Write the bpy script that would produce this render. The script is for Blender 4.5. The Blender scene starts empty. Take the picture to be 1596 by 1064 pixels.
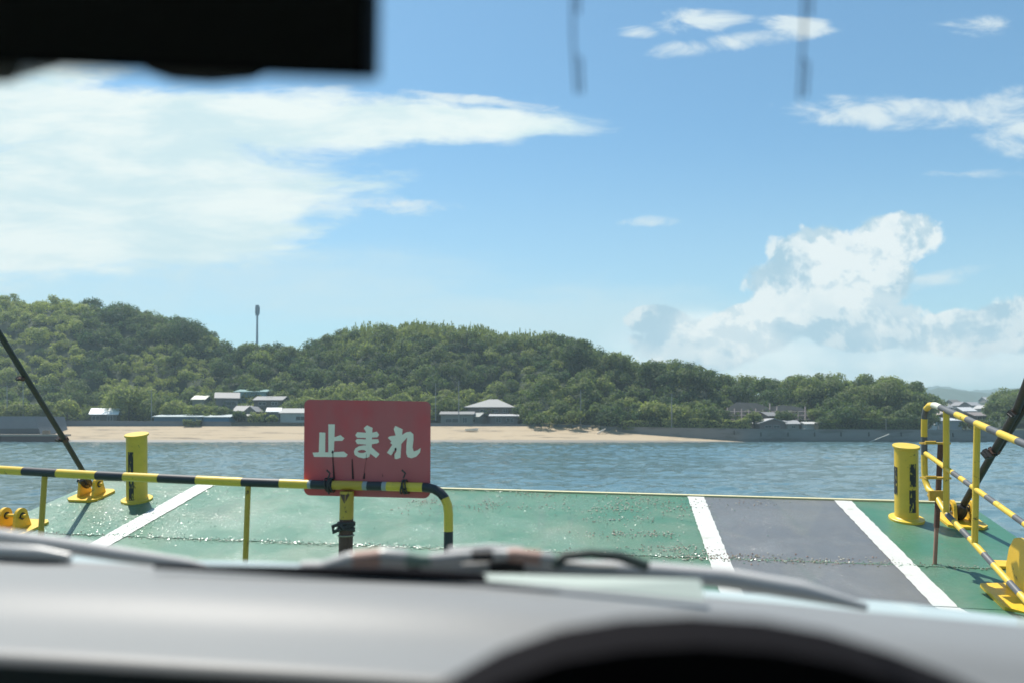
import bpy, math, random
import numpy as np
from mathutils import Vector, Matrix

# ------------------------------------------------------------------ camera, sky, sun, exposure
sc = bpy.context.scene
FPX = 1180.0                       # focal length in units of a 1596 wide picture
PITCH = math.atan(130 / FPX)
EYE = 4.6                          # metres above the water
cd = bpy.data.cameras.new('camera'); cam = bpy.data.objects.new('camera', cd)
sc.collection.objects.link(cam); sc.camera = cam
cam.location = (0, 0, EYE); cam.rotation_euler = (math.pi / 2 + PITCH, 0, 0)
cd.sensor_width = 36; cd.lens = FPX / 1596 * 36
cd.clip_start = .02; cd.clip_end = 30000
cd.dof.use_dof = True; cd.dof.focus_distance = 8.5; cd.dof.aperture_fstop = 1.9
sc.view_settings.view_transform = 'Standard'; sc.view_settings.look = 'None'
sc.view_settings.exposure = 0.6; sc.view_settings.gamma = 1
SUN_AZ, SUN_EL = math.radians(-40), math.radians(65)
sd = Vector((math.sin(SUN_AZ) * math.cos(SUN_EL), math.cos(SUN_AZ) * math.cos(SUN_EL), math.sin(SUN_EL)))
sl = bpy.data.lights.new('sun', 'SUN'); sl.energy = 4.6; sl.angle = math.radians(.5); sl.color = (1, .95, .87)
so = bpy.data.objects.new('sun', sl); sc.collection.objects.link(so)
so.rotation_euler = (-sd).to_track_quat('-Z', 'Y').to_euler()
sc.cycles.max_bounces = 8; sc.cycles.transparent_max_bounces = 16
sc.cycles.volume_bounces = 0
sc.cycles.sample_clamp_indirect = 4
sc.cycles.use_denoising = True

def rayv(px, py):
    return Vector(((px - 798) / FPX, math.cos(PITCH) - math.sin(PITCH) * (532 - py) / FPX,
                   math.sin(PITCH) + math.cos(PITCH) * (532 - py) / FPX))
CAM = Vector((0, 0, EYE))

# small expression helper for node trees
class N:
    def __init__(s, nt): s.nt = nt
    def new(s, t, **k):
        n = s.nt.nodes.new(t)
        for a, b in k.items(): setattr(n, a, b)
        return n
    def put(s, sock, v):
        if isinstance(v, bpy.types.NodeSocket): s.nt.links.new(v, sock)
        elif v is not None: sock.default_value = v
    def m(s, op, a, b=None, c=None, clamp=False):
        n = s.new('ShaderNodeMath', operation=op); n.use_clamp = clamp
        for i, v in enumerate((a, b, c)):
            if v is not None: s.put(n.inputs[i], v)
        return n.outputs[0]
    def mix(s, f, a, b, mode='MIX'):
        n = s.new('ShaderNodeMix', data_type='RGBA', blend_type=mode)
        s.put(n.inputs[0], f); s.put(n.inputs[6], a if not isinstance(a, tuple) else (*a[:3], 1)); s.put(n.inputs[7], b if not isinstance(b, tuple) else (*b[:3], 1))
        return n.outputs[2]
    def noise(s, vec, scale, detail=4, rough=.55, dist=0.0, out=0):
        n = s.new('ShaderNodeTexNoise'); s.put(n.inputs['Vector'], vec)
        n.inputs['Scale'].default_value = scale; n.inputs['Detail'].default_value = detail
        n.inputs['Roughness'].default_value = rough; n.inputs['Distortion'].default_value = dist
        return n.outputs[out]
    def vec(s, x, y, z):
        n = s.new('ShaderNodeCombineXYZ'); s.put(n.inputs[0], x); s.put(n.inputs[1], y); s.put(n.inputs[2], z)
        return n.outputs[0]
    def step(s, v, lo, hi, a=0., b=1.):
        n = s.new('ShaderNodeMapRange', interpolation_type='SMOOTHSTEP')
        s.put(n.inputs[0], v); n.inputs[1].default_value = lo; n.inputs[2].default_value = hi
        n.inputs[3].default_value = a; n.inputs[4].default_value = b
        return n.outputs[0]

# ------------------------------------------------------------------ world: sky with clouds
def build_world():
    w = bpy.data.worlds.new('World'); sc.world = w; w.use_nodes = True
    nt = w.node_tree; nt.nodes.clear(); g = N(nt)
    out = g.new('ShaderNodeOutputWorld'); bg = g.new('ShaderNodeBackground')
    nt.links.new(bg.outputs[0], out.inputs[0])
    STR = .1; bg.inputs[1].default_value = STR
    sky = g.new('ShaderNodeTexSky', sky_type='NISHITA'); sky.sun_disc = False
    sky.sun_elevation = SUN_EL; sky.sun_rotation = SUN_AZ
    sky.air_density = 1.0; sky.dust_density = .6; sky.ozone_density = 1.5; sky.altitude = 0
    tc = g.new('ShaderNodeTexCoord')
    sx = g.new('ShaderNodeSeparateXYZ'); nt.links.new(tc.outputs['Generated'], sx.inputs[0])
    X, Y, Z = sx.outputs
    yy = g.m('MAXIMUM', Y, .08)
    a = g.m('DIVIDE', X, yy); b = g.m('DIVIDE', Z, yy)
    def ab(px, py):
        r = rayv(px, py); return r.x / r.y, r.z / r.y
    S = 1 / FPX
    # warped coordinates: soft for the cirrus (drawn out sideways), puffy for the cumulus
    pc = g.vec(g.m('MULTIPLY', a, 1.0), g.m('MULTIPLY', b, 3.6), .3)
    n1 = g.noise(pc, 3.2, 8, .62, .6); n2 = g.noise(pc, 12, 6, .65, .3)
    cir = g.m('ADD', g.m('MULTIPLY', g.m('SUBTRACT', n1, .5), 2.6), g.m('MULTIPLY', g.m('SUBTRACT', n2, .5), 1.0))
    pq = g.vec(a, b, 1.7)
    q1 = g.noise(pq, 9, 8, .6, .2); q2 = g.noise(pq, 30, 6, .6, .1)
    puf = g.m('ADD', g.m('MULTIPLY', g.m('SUBTRACT', q1, .5), 2.2), g.m('MULTIPLY', g.m('SUBTRACT', q2, .5), .9))
    def blob(px, py, rx, ry, tilt=0., k=1.):
        a0, b0 = ab(px, py)
        da = g.m('SUBTRACT', a, a0); db = g.m('SUBTRACT', b, b0)
        if tilt: db = g.m('SUBTRACT', db, g.m('MULTIPLY', da, tilt))
        e = g.m('ADD', g.m('POWER', g.m('ABSOLUTE', g.m('MULTIPLY', da, 1 / (rx * S))), 2.0),
                g.m('POWER', g.m('ABSOLUTE', g.m('MULTIPLY', db, 1 / (ry * S))), 2.0))
        return g.m('MULTIPLY', g.m('SUBTRACT', 1.0, e), k)
    def union(bs):
        r = bs[0]
        for q in bs[1:]: r = g.m('SMOOTH_MAX', r, q, .25)
        return r
    cirrus = union([blob(200, 195, 560, 62, .02), blob(90, 290, 470, 150, 0), blob(570, 190, 330, 34, -.03, .85),
                    blob(260, 340, 300, 75, .05), blob(-300, 250, 500, 260)])
    m1 = g.step(g.m('ADD', cirrus, g.m('MULTIPLY', cir, .95)), -.3, .45)
    wisps = union([blob(560, 318, 150, 18, -.05), blob(760, 158, 130, 10, -.12), blob(1010, 345, 60, 10, 0, .5),
                   blob(1090, 32, 90, 26), blob(990, 50, 40, 14), blob(1165, 62, 150, 20, .14), blob(1240, 42, 70, 24, 0),
                   blob(1380, 176, 190, 30, -.02), blob(1580, 190, 90, 60), blob(1520, 270, 90, 9, 0, .5), blob(1520, 40, 60, 18, 0, .5),
                   blob(1470, 432, 70, 18, .2)])
    w1 = g.noise(g.vec(a, g.m('MULTIPLY', b, 2.2), .9), 11, 8, .62, .5)
    wv = g.m('ADD', g.m('MULTIPLY', wisps, .8), g.m('MULTIPLY', g.m('SUBTRACT', w1, .5), 3.4))
    m2 = g.m('MULTIPLY', g.m('MULTIPLY', g.step(wv, -.05, 1.05), g.step(wisps, -.9, .35)), .9)
    veil = union([blob(150, 440, 900, 85), blob(900, 500, 420, 75), blob(1350, 560, 600, 60)])
    m3 = g.m('MULTIPLY', g.step(g.m('ADD', veil, g.m('MULTIPLY', cir, .8)), .0, 1.3), .62)
    cumb = [blob(1285, 400, 92, 62), blob(1395, 372, 92, 48, .12), blob(1240, 445, 90, 50), blob(1330, 440, 110, 60),
            blob(1200, 505, 130, 48, .3), blob(1350, 505, 130, 44), blob(1480, 520, 110, 42), blob(1590, 510, 90, 44),
            blob(1080, 540, 120, 42), blob(1020, 500, 55, 26), blob(1700, 500, 160, 70)]
    cum = union(cumb)
    ma = g.m('ADD', cum, g.m('MULTIPLY', puf, .95))
    m4 = g.step(ma, .0, .32)
    # light side of the puffs: denser towards the sun (up left) than away from it
    a2 = g.m('ADD', a, -.012); b2 = g.m('ADD', b, .02)
    pq2 = g.vec(a2, b2, 1.7)
    q12 = g.noise(pq2, 9, 8, .6, .2)
    lit = g.m('SUBTRACT', q1, q12)
    lit = g.step(lit, -.05, .05)
    # undersides by height inside each deck of cloud
    base1 = g.step(b, ab(0, 560)[1], ab(0, 440)[1])
    pb = g.noise(g.vec(g.m('MULTIPLY', a, 1.0), g.m('MULTIPLY', b, 1.5), 4.4), 7.5, 4, .5)
    shade = g.m('MULTIPLY', lit, g.m('ADD', .7, g.m('MULTIPLY', base1, .3)))
    shade = g.m('ADD', g.m('MULTIPLY', shade, .80), g.m('MULTIPLY', g.step(pb, .42, .60), .50), clamp=True)
    k = .67 / STR
    ccum = g.mix(shade, (.42 * k, .62 * k, .74 * k), (.93 * k, .98 * k, .96 * k))
    # blue of the clear sky, a little paler than the model gives
    skyc = g.mix(1.0, sky.outputs[0], (.70, .99, 1.0), 'MULTIPLY')
    hz = g.step(b, .02, .42, 1, 0)
    skyc = g.mix(g.m('MULTIPLY', hz, .55), skyc, (.56 * k, .76 * k, .82 * k))
    col = g.mix(m3, skyc, (.66 * k, .82 * k, .86 * k))
    n3 = g.noise(pc, 5, 5, .6, .3)
    ccir = g.mix(g.step(n3, .35, .62), (.66 * k, .84 * k, .88 * k), (.88 * k, .97 * k, .95 * k))
    col = g.mix(m1, col, ccir)
    bank = union([blob(1400, 545, 480, 62), blob(1060, 530, 150, 50), blob(1250, 590, 330, 26)])
    m5 = g.m('MULTIPLY', g.step(g.m('ADD', bank, g.m('MULTIPLY', puf, .7)), -.1, .9), .8)
    col = g.mix(m5, col, g.mix(g.step(pb, .36, .58), (.68 * k, .86 * k, .94 * k), (.95 * k, 1.05 * k, 1.05 * k)))
    col = g.mix(m2, col, (.78 * k, .88 * k, .90 * k))
    col = g.mix(g.m('MULTIPLY', m4, .9), col, ccum)
    # below the horizon and behind the camera: plain sky
    nt.links.new(col, bg.inputs[0])
build_world()

# ------------------------------------------------------------------ materials
MATS = {}
def pmat(name, col, rough=.6, metal=0., spec=.5, var=0., vscale=8., bump=0., bscale=40., coat=0., col2=None, c2=(.5, .6), c2scale=3., stretch=None, rust=0., rscale=12.):
    if name in MATS: return MATS[name]
    m = bpy.data.materials.new(name); m.use_nodes = True; MATS[name] = m
    nt = m.node_tree; g = N(nt); p = nt.nodes['Principled BSDF']
    tc = g.new('ShaderNodeTexCoord').outputs['Object']
    if stretch:
        mp = g.new('ShaderNodeMapping'); nt.links.new(tc, mp.inputs[0]); mp.inputs['Scale'].default_value = stretch; tc = mp.outputs[0]
    c = (*col, 1)
    if col2: c = g.mix(g.step(g.noise(tc, c2scale, 6, .6), *c2), col, col2)
    if var:
        v = g.m('ADD', 1 - var, g.m('MULTIPLY', g.noise(tc, vscale, 6, .65), 2 * var))
        c = g.mix(1.0, c if not isinstance(c, tuple) else c[:3], g.vec(v, v, v), 'MULTIPLY')
    if rust:
        c = g.mix(g.step(g.noise(tc, rscale, 8, .7), .68 - rust * .2, .74 - rust * .2), c if not isinstance(c, tuple) else c[:3], (.10, .045, .02))
    g.put(p.inputs['Base Color'], c)
    p.inputs['Roughness'].default_value = rough; p.inputs['Metallic'].default_value = metal
    p.inputs['Specular IOR Level'].default_value = spec; p.inputs['Coat Weight'].default_value = coat
    if bump:
        bn = g.new('ShaderNodeBump'); bn.inputs['Strength'].default_value = bump; bn.inputs['Distance'].default_value = .02
        nt.links.new(g.noise(tc, bscale, 5, .6), bn.inputs['Height']); nt.links.new(bn.outputs[0], p.inputs['Normal'])
    return m

Y_ = pmat('yellow paint', (.74, .45, .035), .38, var=.12, bump=.08, rust=.30, rscale=13)
Y2 = pmat('bollard yellow', (.68, .465, .05), .4, var=.18, bump=.08, rust=.34, rscale=11)
YD = pmat('weathered yellow paint', (.52, .325, .04), .5, var=.2, rust=.45, rscale=14)
KB = pmat('black paint', (.025, .027, .03), .5, var=.3)
GB = pmat('grey worn black paint', (.10, .105, .11), .5, var=.3)
WG = pmat('primer grey', (.3, .31, .3), .6, var=.2)
RU = pmat('rusty steel', (.11, .055, .04), .8, var=.4, vscale=20, bump=.3)
DK = pmat('dark greasy steel', (.03, .026, .024), .5, var=.4, bump=.3)
RED = pmat('faded red sign paint', (.60, .075, .08), .5, col2=(.50, .11, .11), c2=(.4, .65), c2scale=2.2, var=.1, stretch=(1, 1, .5))
LET = pmat('white lettering paint', (.90, .77, .62), .6, var=.06)
STK = pmat('black rust run', (.05, .015, .015), .7)
ROPE = pmat('old rope', (.07, .06, .055), .95, var=.3, bump=.5, bscale=200)

# ------------------------------------------------------------------ mesh helper
class MB:
    def __init__(s): s.v = []; s.f = []; s.m = []; s.sm = []
    def add(s, vs, fs, mi=0, smooth=False):
        o = len(s.v); s.v += [tuple(p) for p in vs]
        for f in fs: s.f.append([i + o for i in f]); s.m.append(mi); s.sm.append(smooth)
        return s
    def box(s, c, size, ax=None, mi=0):
        ax = ax or (Vector((1, 0, 0)), Vector((0, 1, 0)), Vector((0, 0, 1))); c = Vector(c)
        h = [x / 2 for x in size]
        vs = [c + ax[0] * (h[0] * i) + ax[1] * (h[1] * j) + ax[2] * (h[2] * k) for i in (-1, 1) for j in (-1, 1) for k in (-1, 1)]
        return s.add(vs, [(0, 1, 3, 2), (4, 6, 7, 5), (0, 4, 5, 1), (2, 3, 7, 6), (0, 2, 6, 4), (1, 5, 7, 3)], mi)
    def tube(s, pts, r, n=14, mi=0, cap=True, stripes=None):
        """tube through pts; stripes = [(length, material)], repeated by arc length"""
        pts = [Vector(p) for p in pts]; rs = r if isinstance(r, (list, tuple)) else [r] * len(pts)
        if stripes:
            L = [0]
            for i in range(1, len(pts)): L.append(L[-1] + (pts[i] - pts[i - 1]).length)
            cuts = []; t = 0
            for ln, mi_ in stripes:
                t += ln; cuts.append((t, mi_))
            np_, nr, seg = [pts[0]], [rs[0]], []
            ci = 0
            for i in range(1, len(pts)):
                while ci < len(cuts) - 1 and cuts[ci][0] < L[i] - 1e-6:
                    if cuts[ci][0] > L[i - 1] + 1e-6:
                        k = (cuts[ci][0] - L[i - 1]) / (L[i] - L[i - 1])
                        np_.append(pts[i - 1].lerp(pts[i], k)); nr.append(rs[i - 1]); seg.append(cuts[ci][1])
                    ci += 1
                np_.append(pts[i]); nr.append(rs[i]); seg.append(cuts[ci][1])
            pts, rs = np_, nr
        rings = []; up = None
        for i, p in enumerate(pts):
            d = (pts[min(i + 1, len(pts) - 1)] - pts[max(i - 1, 0)]).normalized()
            if up is None:
                up = d.cross(Vector((0, 0, 1)) if abs(d.z) < .9 else Vector((1, 0, 0))).normalized()
            up = (up - d * up.dot(d)).normalized(); w_ = d.cross(up)
            rings.append([p + (up * math.cos(2 * math.pi * k / n) + w_ * math.sin(2 * math.pi * k / n)) * rs[i] for k in range(n)])
        o = len(s.v); s.v += [tuple(q) for rg in rings for q in rg]
        for i in range(len(pts) - 1):
            for k in range(n):
                s.f.append([o + i * n + k, o + i * n + (k + 1) % n, o + (i + 1) * n + (k + 1) % n, o + (i + 1) * n + k])
                s.m.append(seg[i] if stripes else mi); s.sm.append(True)
        if cap:
            for rg, mm in ((rings[0], (seg[0] if stripes else mi)), (rings[-1], (seg[-1] if stripes else mi))):
                s.add(rg, [list(range(n))], mm)
        return s
    def prism(s, pts, d, mi=0, side=None):
        """flat polygon pts pushed along vector d"""
        pts = [Vector(p) for p in pts]; d = Vector(d); n = len(pts)
        s.add(pts, [list(range(n))], mi); s.add([p + d for p in pts], [list(range(n))[::-1]], mi)
        s.add(pts + [p + d for p in pts], [(i, (i + 1) % n, n + (i + 1) % n, n + i) for i in range(n)], mi if side is None else side)
        return s
    def build(s, name, mats, parent=None, **tags):
        me = bpy.data.meshes.new(name); me.from_pydata(s.v, [], s.f)
        for m in (mats if isinstance(mats, (list, tuple)) else [mats]): me.materials.append(m)
        me.polygons.foreach_set('material_index', s.m); me.polygons.foreach_set('use_smooth', s.sm)
        me.update()
        o = bpy.data.objects.new(name, me); sc.collection.objects.link(o)
        if parent:
            o.parent = parent; o.matrix_parent_inverse = Matrix.Translation(-parent.location) if parent.type == 'EMPTY' else Matrix()
        for k, v in tags.items(): o[k] = v
        return o

def thing(name, loc, label, category, group=None):
    o = bpy.data.objects.new(name, None); sc.collection.objects.link(o); o.location = loc
    o.empty_display_size = .1
    o['label'] = label; o['category'] = category
    if group: o['group'] = group
    return o
def struct(name, mb, mats, parent=None):
    o = mb.build(name, mats, parent)
    if not parent: o['kind'] = 'structure'
    return o
def bev(o, w=.004, seg=2):
    m = o.modifiers.new('bevel', 'BEVEL'); m.width = w; m.segments = seg; m.limit_method = 'ANGLE'; m.angle_limit = .6
    return o
def np_mesh(name, V, F, mats, parent=None, attr=None, midx=None):
    me = bpy.data.meshes.new(name); V = np.asarray(V, np.float32); F = np.asarray(F, np.int32)
    k = F.shape[1]
    me.vertices.add(len(V)); me.vertices.foreach_set('co', V.ravel())
    me.loops.add(F.size); me.loops.foreach_set('vertex_index', F.ravel())
    me.polygons.add(len(F)); me.polygons.foreach_set('loop_start', np.arange(len(F), dtype=np.int32) * k)
    if midx is not None: me.polygons.foreach_set('material_index', np.asarray(midx, np.int32))
    for m in mats: me.materials.append(m)
    me.update(calc_edges=True)
    if attr is not None:
        at = me.attributes.new('tint', 'FLOAT_COLOR', 'POINT')
        at.data.foreach_set('color', np.asarray(attr, np.float32).ravel())
    o = bpy.data.objects.new(name, me); sc.collection.objects.link(o)
    if parent: o.parent = parent
    return o

# ------------------------------------------------------------------ where things stand on the ramp
UU = rayv(946, 402).normalized()                       # up the ramp
nn = rayv(150, 751).cross(rayv(1511, 789)).normalized()
VV = UU.cross(nn).normalized()
if VV.x < 0: VV = -VV
WW = VV.cross(UU).normalized()                         # ramp normal
_d = rayv(1000, 771); ORI = CAM + _d * (10 / _d.y)
def RP(u, v, w=0.): return ORI + UU * u + VV * v + WW * w
def on_ramp(px, py):
    d = rayv(px, py); p = CAM + d * ((ORI - CAM).dot(WW) / d.dot(WW)); q = p - ORI
    return q.dot(UU), q.dot(VV)
RAX = (UU, VV, WW)
G = Vector((UU.x, UU.y, 0)).normalized()               # level direction along the deck
VH = Vector((VV.x, VV.y, 0)).normalized()
def PG(px, py, c):
    d = rayv(px, py); return CAM + d * ((c - CAM.dot(G)) / d.dot(G))
def PY(px, py, y):
    d = rayv(px, py); return CAM + d * (y / d.y)
HU = -2.95                                             # hinge between ramp and deck
DN = VV.cross(G).normalized()                          # deck normal
def DP(s, v, w=0.): return RP(HU, v) - G * s + DN * w
def deck_z(p):
    q = p - RP(HU, 0); return RP(HU, 0).z - (q.x * DN.x + q.y * DN.y) / DN.z

# ------------------------------------------------------------------ ferry
def deck_mat(name, col, col2, seam=True):
    m = bpy.data.materials.new(name); m.use_nodes = True; nt = m.node_tree; g = N(nt); p = nt.nodes['Principled BSDF']
    tc = g.new('ShaderNodeTexCoord').outputs['Object']
    c = g.mix(g.step(g.noise(tc, .9, 5, .6, .4), .42, .68), col, col2)
    sp = g.noise(tc, 9, 8, .7)
    v = g.m('ADD', .86, g.m('MULTIPLY', g.noise(tc, 3, 7, .7), .28))
    c = g.mix(1.0, c, g.vec(v, v, v), 'MULTIPLY')
    mp = g.new('ShaderNodeMapping'); nt.links.new(tc, mp.inputs[0]); mp.inputs['Scale'].default_value = (2.6, .16, .3); mp.inputs['Rotation'].default_value = (0, 0, .13)
    ty = g.step(g.noise(mp.outputs[0], 2.0, 4, .6), .54, .70)
    c = g.mix(g.m('MULTIPLY', ty, .28), c, (.07, .10, .085))
    pt = g.step(g.noise(tc, .55, 3, .5, .8), .56, .60)
    c = g.mix(g.m('MULTIPLY', pt, .08), c, (.30, .29, .20))
    rn = g.noise(tc, 5.5, 9, .75)
    c = g.mix(g.m('MULTIPLY', g.step(rn, .655, .70), .7), c, (.16, .09, .06))
    sc2 = g.noise(tc, 60, 4, .7)
    c = g.mix(g.m('MULTIPLY', g.step(sc2, .70, .74), .4), c, (.30, .26, .22))
    g.put(p.inputs['Base Color'], c)
    wet = g.noise(tc, 1.6, 5, .6, .5)
    g.put(p.inputs['Roughness'], g.step(wet, .38, .62, .36, .50))
    p.inputs['Specular IOR Level'].default_value = .55
    # a thin wet gloss over a grainy non-slip surface: it glitters towards the sun
    bn = g.new('ShaderNodeBump'); bn.inputs['Strength'].default_value = .9; bn.inputs['Distance'].default_value = .03
    nt.links.new(g.m('ADD', g.noise(tc, 18, 4, .6), g.m('MULTIPLY', g.noise(tc, 110, 3, .7), .13)), bn.inputs['Height'])
    nt.links.new(bn.outputs[0], p.inputs['Coat Normal'])
    b2 = g.new('ShaderNodeBump'); b2.inputs['Strength'].default_value = .25; b2.inputs['Distance'].default_value = .01
    nt.links.new(g.noise(tc, 70, 4, .6), b2.inputs['Height']); nt.links.new(b2.outputs[0], p.inputs['Normal'])
    g.put(p.inputs['Coat Weight'], g.step(wet, .45, .65, .1, .6)); p.inputs['Coat Roughness'].default_value = .06
    MATS[name] = m; return m
GREEN = deck_mat('green deck paint', (.048, .155, .090), (.100, .175, .110))
GREY = deck_mat('grey lane paint', (.122, .126, .128), (.148, .149, .146))
WHITE = pmat('white line paint', (.52, .525, .49), .55, var=.14, vscale=14, col2=(.40, .39, .34), c2=(.57, .70), c2scale=5)
LIP = pmat('pale worn yellow edge paint', (.55, .50, .30), .5, var=.25, vscale=20)
HULL = pmat('white hull paint', (.7, .72, .72), .5, var=.1)

ferry = thing('ferry', RP(HU, 0), 'green painted ferry deck with raised bow ramp, grey lane and white lines', 'ferry')
V0, V1 = -7.62, 3.98
mb = MB(); mb.prism([RP(HU, V0), RP(HU, V1), RP(0, V1), RP(0, V0)], -WW * .28); ramp = mb.build('bow_ramp', GREEN, ferry)
mb = MB(); mb.prism([DP(0.02, V0), DP(.02, V1), DP(14, V1), DP(14, V0)], -DN * .22); deck = mb.build('deck', GREEN, ferry)
hl = MB(); zz = Vector((0, 0, -1))
hl.prism([DP(.4, V0 - .15, -.23), DP(.4, V1 + .15, -.23), DP(14.3, V1 + .15, -.23), DP(14.3, V0 - .15, -.23)], zz * 3.3); hl.build('hull', HULL, ferry)
def vs(px, py): return on_ramp(px, py)[1]
lines = [(vs(307, 755), vs(333, 756.5)), (vs(1072, 775), vs(1098, 776)), (vs(1303, 783), vs(1330, 784))]
mb = MB(); mb.prism([RP(HU, lines[1][1] - .02, .0), RP(HU, lines[2][0] + .02, .0), RP(-.02, lines[2][0] + .02, .0), RP(-.02, lines[1][1] - .02, .0)], WW * .004)
mb.prism([DP(.03, lines[1][1] - .02), DP(.03, lines[2][0] + .02), DP(13, lines[2][0] + .02), DP(13, lines[1][1] - .02)], DN * .004)
mb.build('grey_lane', GREY, ramp)
rnd = random.Random(4)
for a, b in lines:
    mb = MB()
    # hand painted edge: slightly uneven
    n = 60; L = []; R = []
    for i in range(n + 1):
        u = HU + (-.015 - HU) * i / n
        L.append(RP(u, a + rnd.uniform(-.006, .006), .008)); R.append(RP(u, b + rnd.uniform(-.006, .006), .008))
    for i in range(n): mb.add([L[i], R[i], R[i + 1], L[i + 1]], [(0, 1, 2, 3)])
    mb.add([DP(.03, a, .008), DP(.03, b, .008), DP(13, b, .008), DP(13, a, .008)], [(0, 1, 2, 3)])
    mb.build('white_line', WHITE, ramp)
mb = MB(); mb.box(RP(.02, (V0 + V1) / 2, -.03), (.045, V1 - V0, .10), RAX); mb.build('edge_lip', LIP, ramp)
# welded seam across the ramp
mb = MB(); su = -2.04
mb.tube([RP(su, V0 + .05, .002), RP(su, V1 - .05, .002)], .007, 6); mb.build('weld_seam', pmat('weld bead', (.14, .26, .17), .3, var=.3, vscale=30, bump=.8, bscale=60), ramp)

# grit, salt crumbs and flaked rust scattered on the ramp
def grit():
    r = random.Random(11); mb = MB()
    spots = [(1180, 772, 40, 5), (1300, 790, 60, 3)]
    pl = [(935, 768, 120, 7, 120), (960, 792, 60, 5, 110), (850, 790, 70, 5, 60), (1000, 780, 70, 6, 120), (1050, 790, 50, 7, 110), (1000, 808, 60, 6, 60),
          (960, 833, 80, 4, 90), (1025, 832, 40, 3, 60), (1040, 855, 70, 5, 120), (1085, 866, 40, 5, 100), (880, 766, 90, 4, 60), (745, 790, 50, 4, 60), (640, 795, 45, 5, 30), (665, 782, 30, 4, 70), (760, 783, 30, 3, 40),
          (1180, 783, 50, 5, 60), (1150, 868, 70, 4, 110), (1280, 874, 110, 4, 120), (830, 771, 40, 3, 50), (930, 810, 40, 6, 30)]
    for cx, cy, rx, ry, k in pl:
        for _ in range(k):
            u, v = on_ramp(r.gauss(cx, rx * .5), r.gauss(cy, ry * .8))
            if not (HU + .05 < u < -.03 and V0 < v < V1): continue
            s_ = r.uniform(.004, .014); c = RP(u, v, .010); al = r.uniform(0, 6.3)
            e1 = UU * math.cos(al) + VV * math.sin(al); e2 = -UU * math.sin(al) + VV * math.cos(al)
            vsx = [c + e1 * s_ * r.uniform(.7, 1.6), c + e2 * s_ * r.uniform(.5, 1), c - e1 * s_ * r.uniform(.7, 1.6), c - e2 * s_ * r.uniform(.5, 1), c + WW * s_ * .6 + e1 * s_ * .2]
            mb.add(vsx, [(0, 1, 4), (1, 2, 4), (2, 3, 4), (3, 0, 4)], r.choice((0, 0, 1, 1, 2)))
    # along the seam
    for _ in range(700):
        v = r.uniform(V0 + .1, V1 - .1); u = su + r.gauss(.0, .03); s_ = r.uniform(.003, .009); c = RP(u, v, .006)
        vsx = [c + UU * s_, c + VV * s_ * 1.5, c - UU * s_, c - VV * s_ * 1.5, c + WW * s_]
        mb.add(vsx, [(0, 1, 4), (1, 2, 4), (2, 3, 4), (3, 0, 4)], r.choice((0, 1, 2)))
    o = mb.build('deck_grit', [pmat('pale grit', (.5, .46, .38), .15), pmat('brown grit', (.26, .17, .13), .6), pmat('olive flakes', (.22, .22, .14), .3)])
    o['kind'] = 'stuff'; o['label'] = 'pale and brown grit scattered over the green ramp'
grit()

# small glossy pyramids added and sloped to make sun glints on the wet deck
def glints():
    r = random.Random(7); mb = MB()
    def bead(u, v, s_):
        if not (HU + .05 < u < -.005 and V0 < v < V1): return
        c = RP(u, v, .0095); al = r.uniform(0, 6.3); e1 = UU * math.cos(al) + VV * math.sin(al); e2 = -UU * math.sin(al) + VV * math.cos(al)
        h = s_ * r.uniform(.2, .5)
        mb.add([c + e1 * s_ * 1.3, c + e2 * s_, c - e1 * s_ * 1.3, c - e2 * s_, c + WW * h], [(0, 1, 4), (1, 2, 4), (2, 3, 4), (3, 0, 4)])
    for cx, cy, rx, ry, k in ((225, 808, 55, 16, 700), (160, 800, 60, 20, 260), (270, 780, 50, 8, 160), (90, 815, 40, 12, 120), (330, 765, 140, 3, 200), (520, 800, 200, 30, 160), (950, 795, 120, 30, 260), (100, 790, 30, 8, 90)):
        for _ in range(k): bead(*on_ramp(r.gauss(cx, rx), r.gauss(cy, ry)), r.uniform(.003, .009))
    for _ in range(1700): bead(su + r.gauss(0, .035), r.gauss(-3.2, 1.7) if r.random() < .85 else r.uniform(-.8, V1 - .1), r.uniform(.004, .011))
    for _ in range(500): bead(-.03 + r.gauss(0, .015), r.uniform(-7.3, -1.5), r.uniform(.004, .008))
    o = mb.build('deck_glints', [pmat('wet green glint facet', (.10, .22, .14), .27, spec=1.0)])
    o['kind'] = 'stuff'; o['label'] = 'small wet facets added to glint on the green ramp'
glints()

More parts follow.
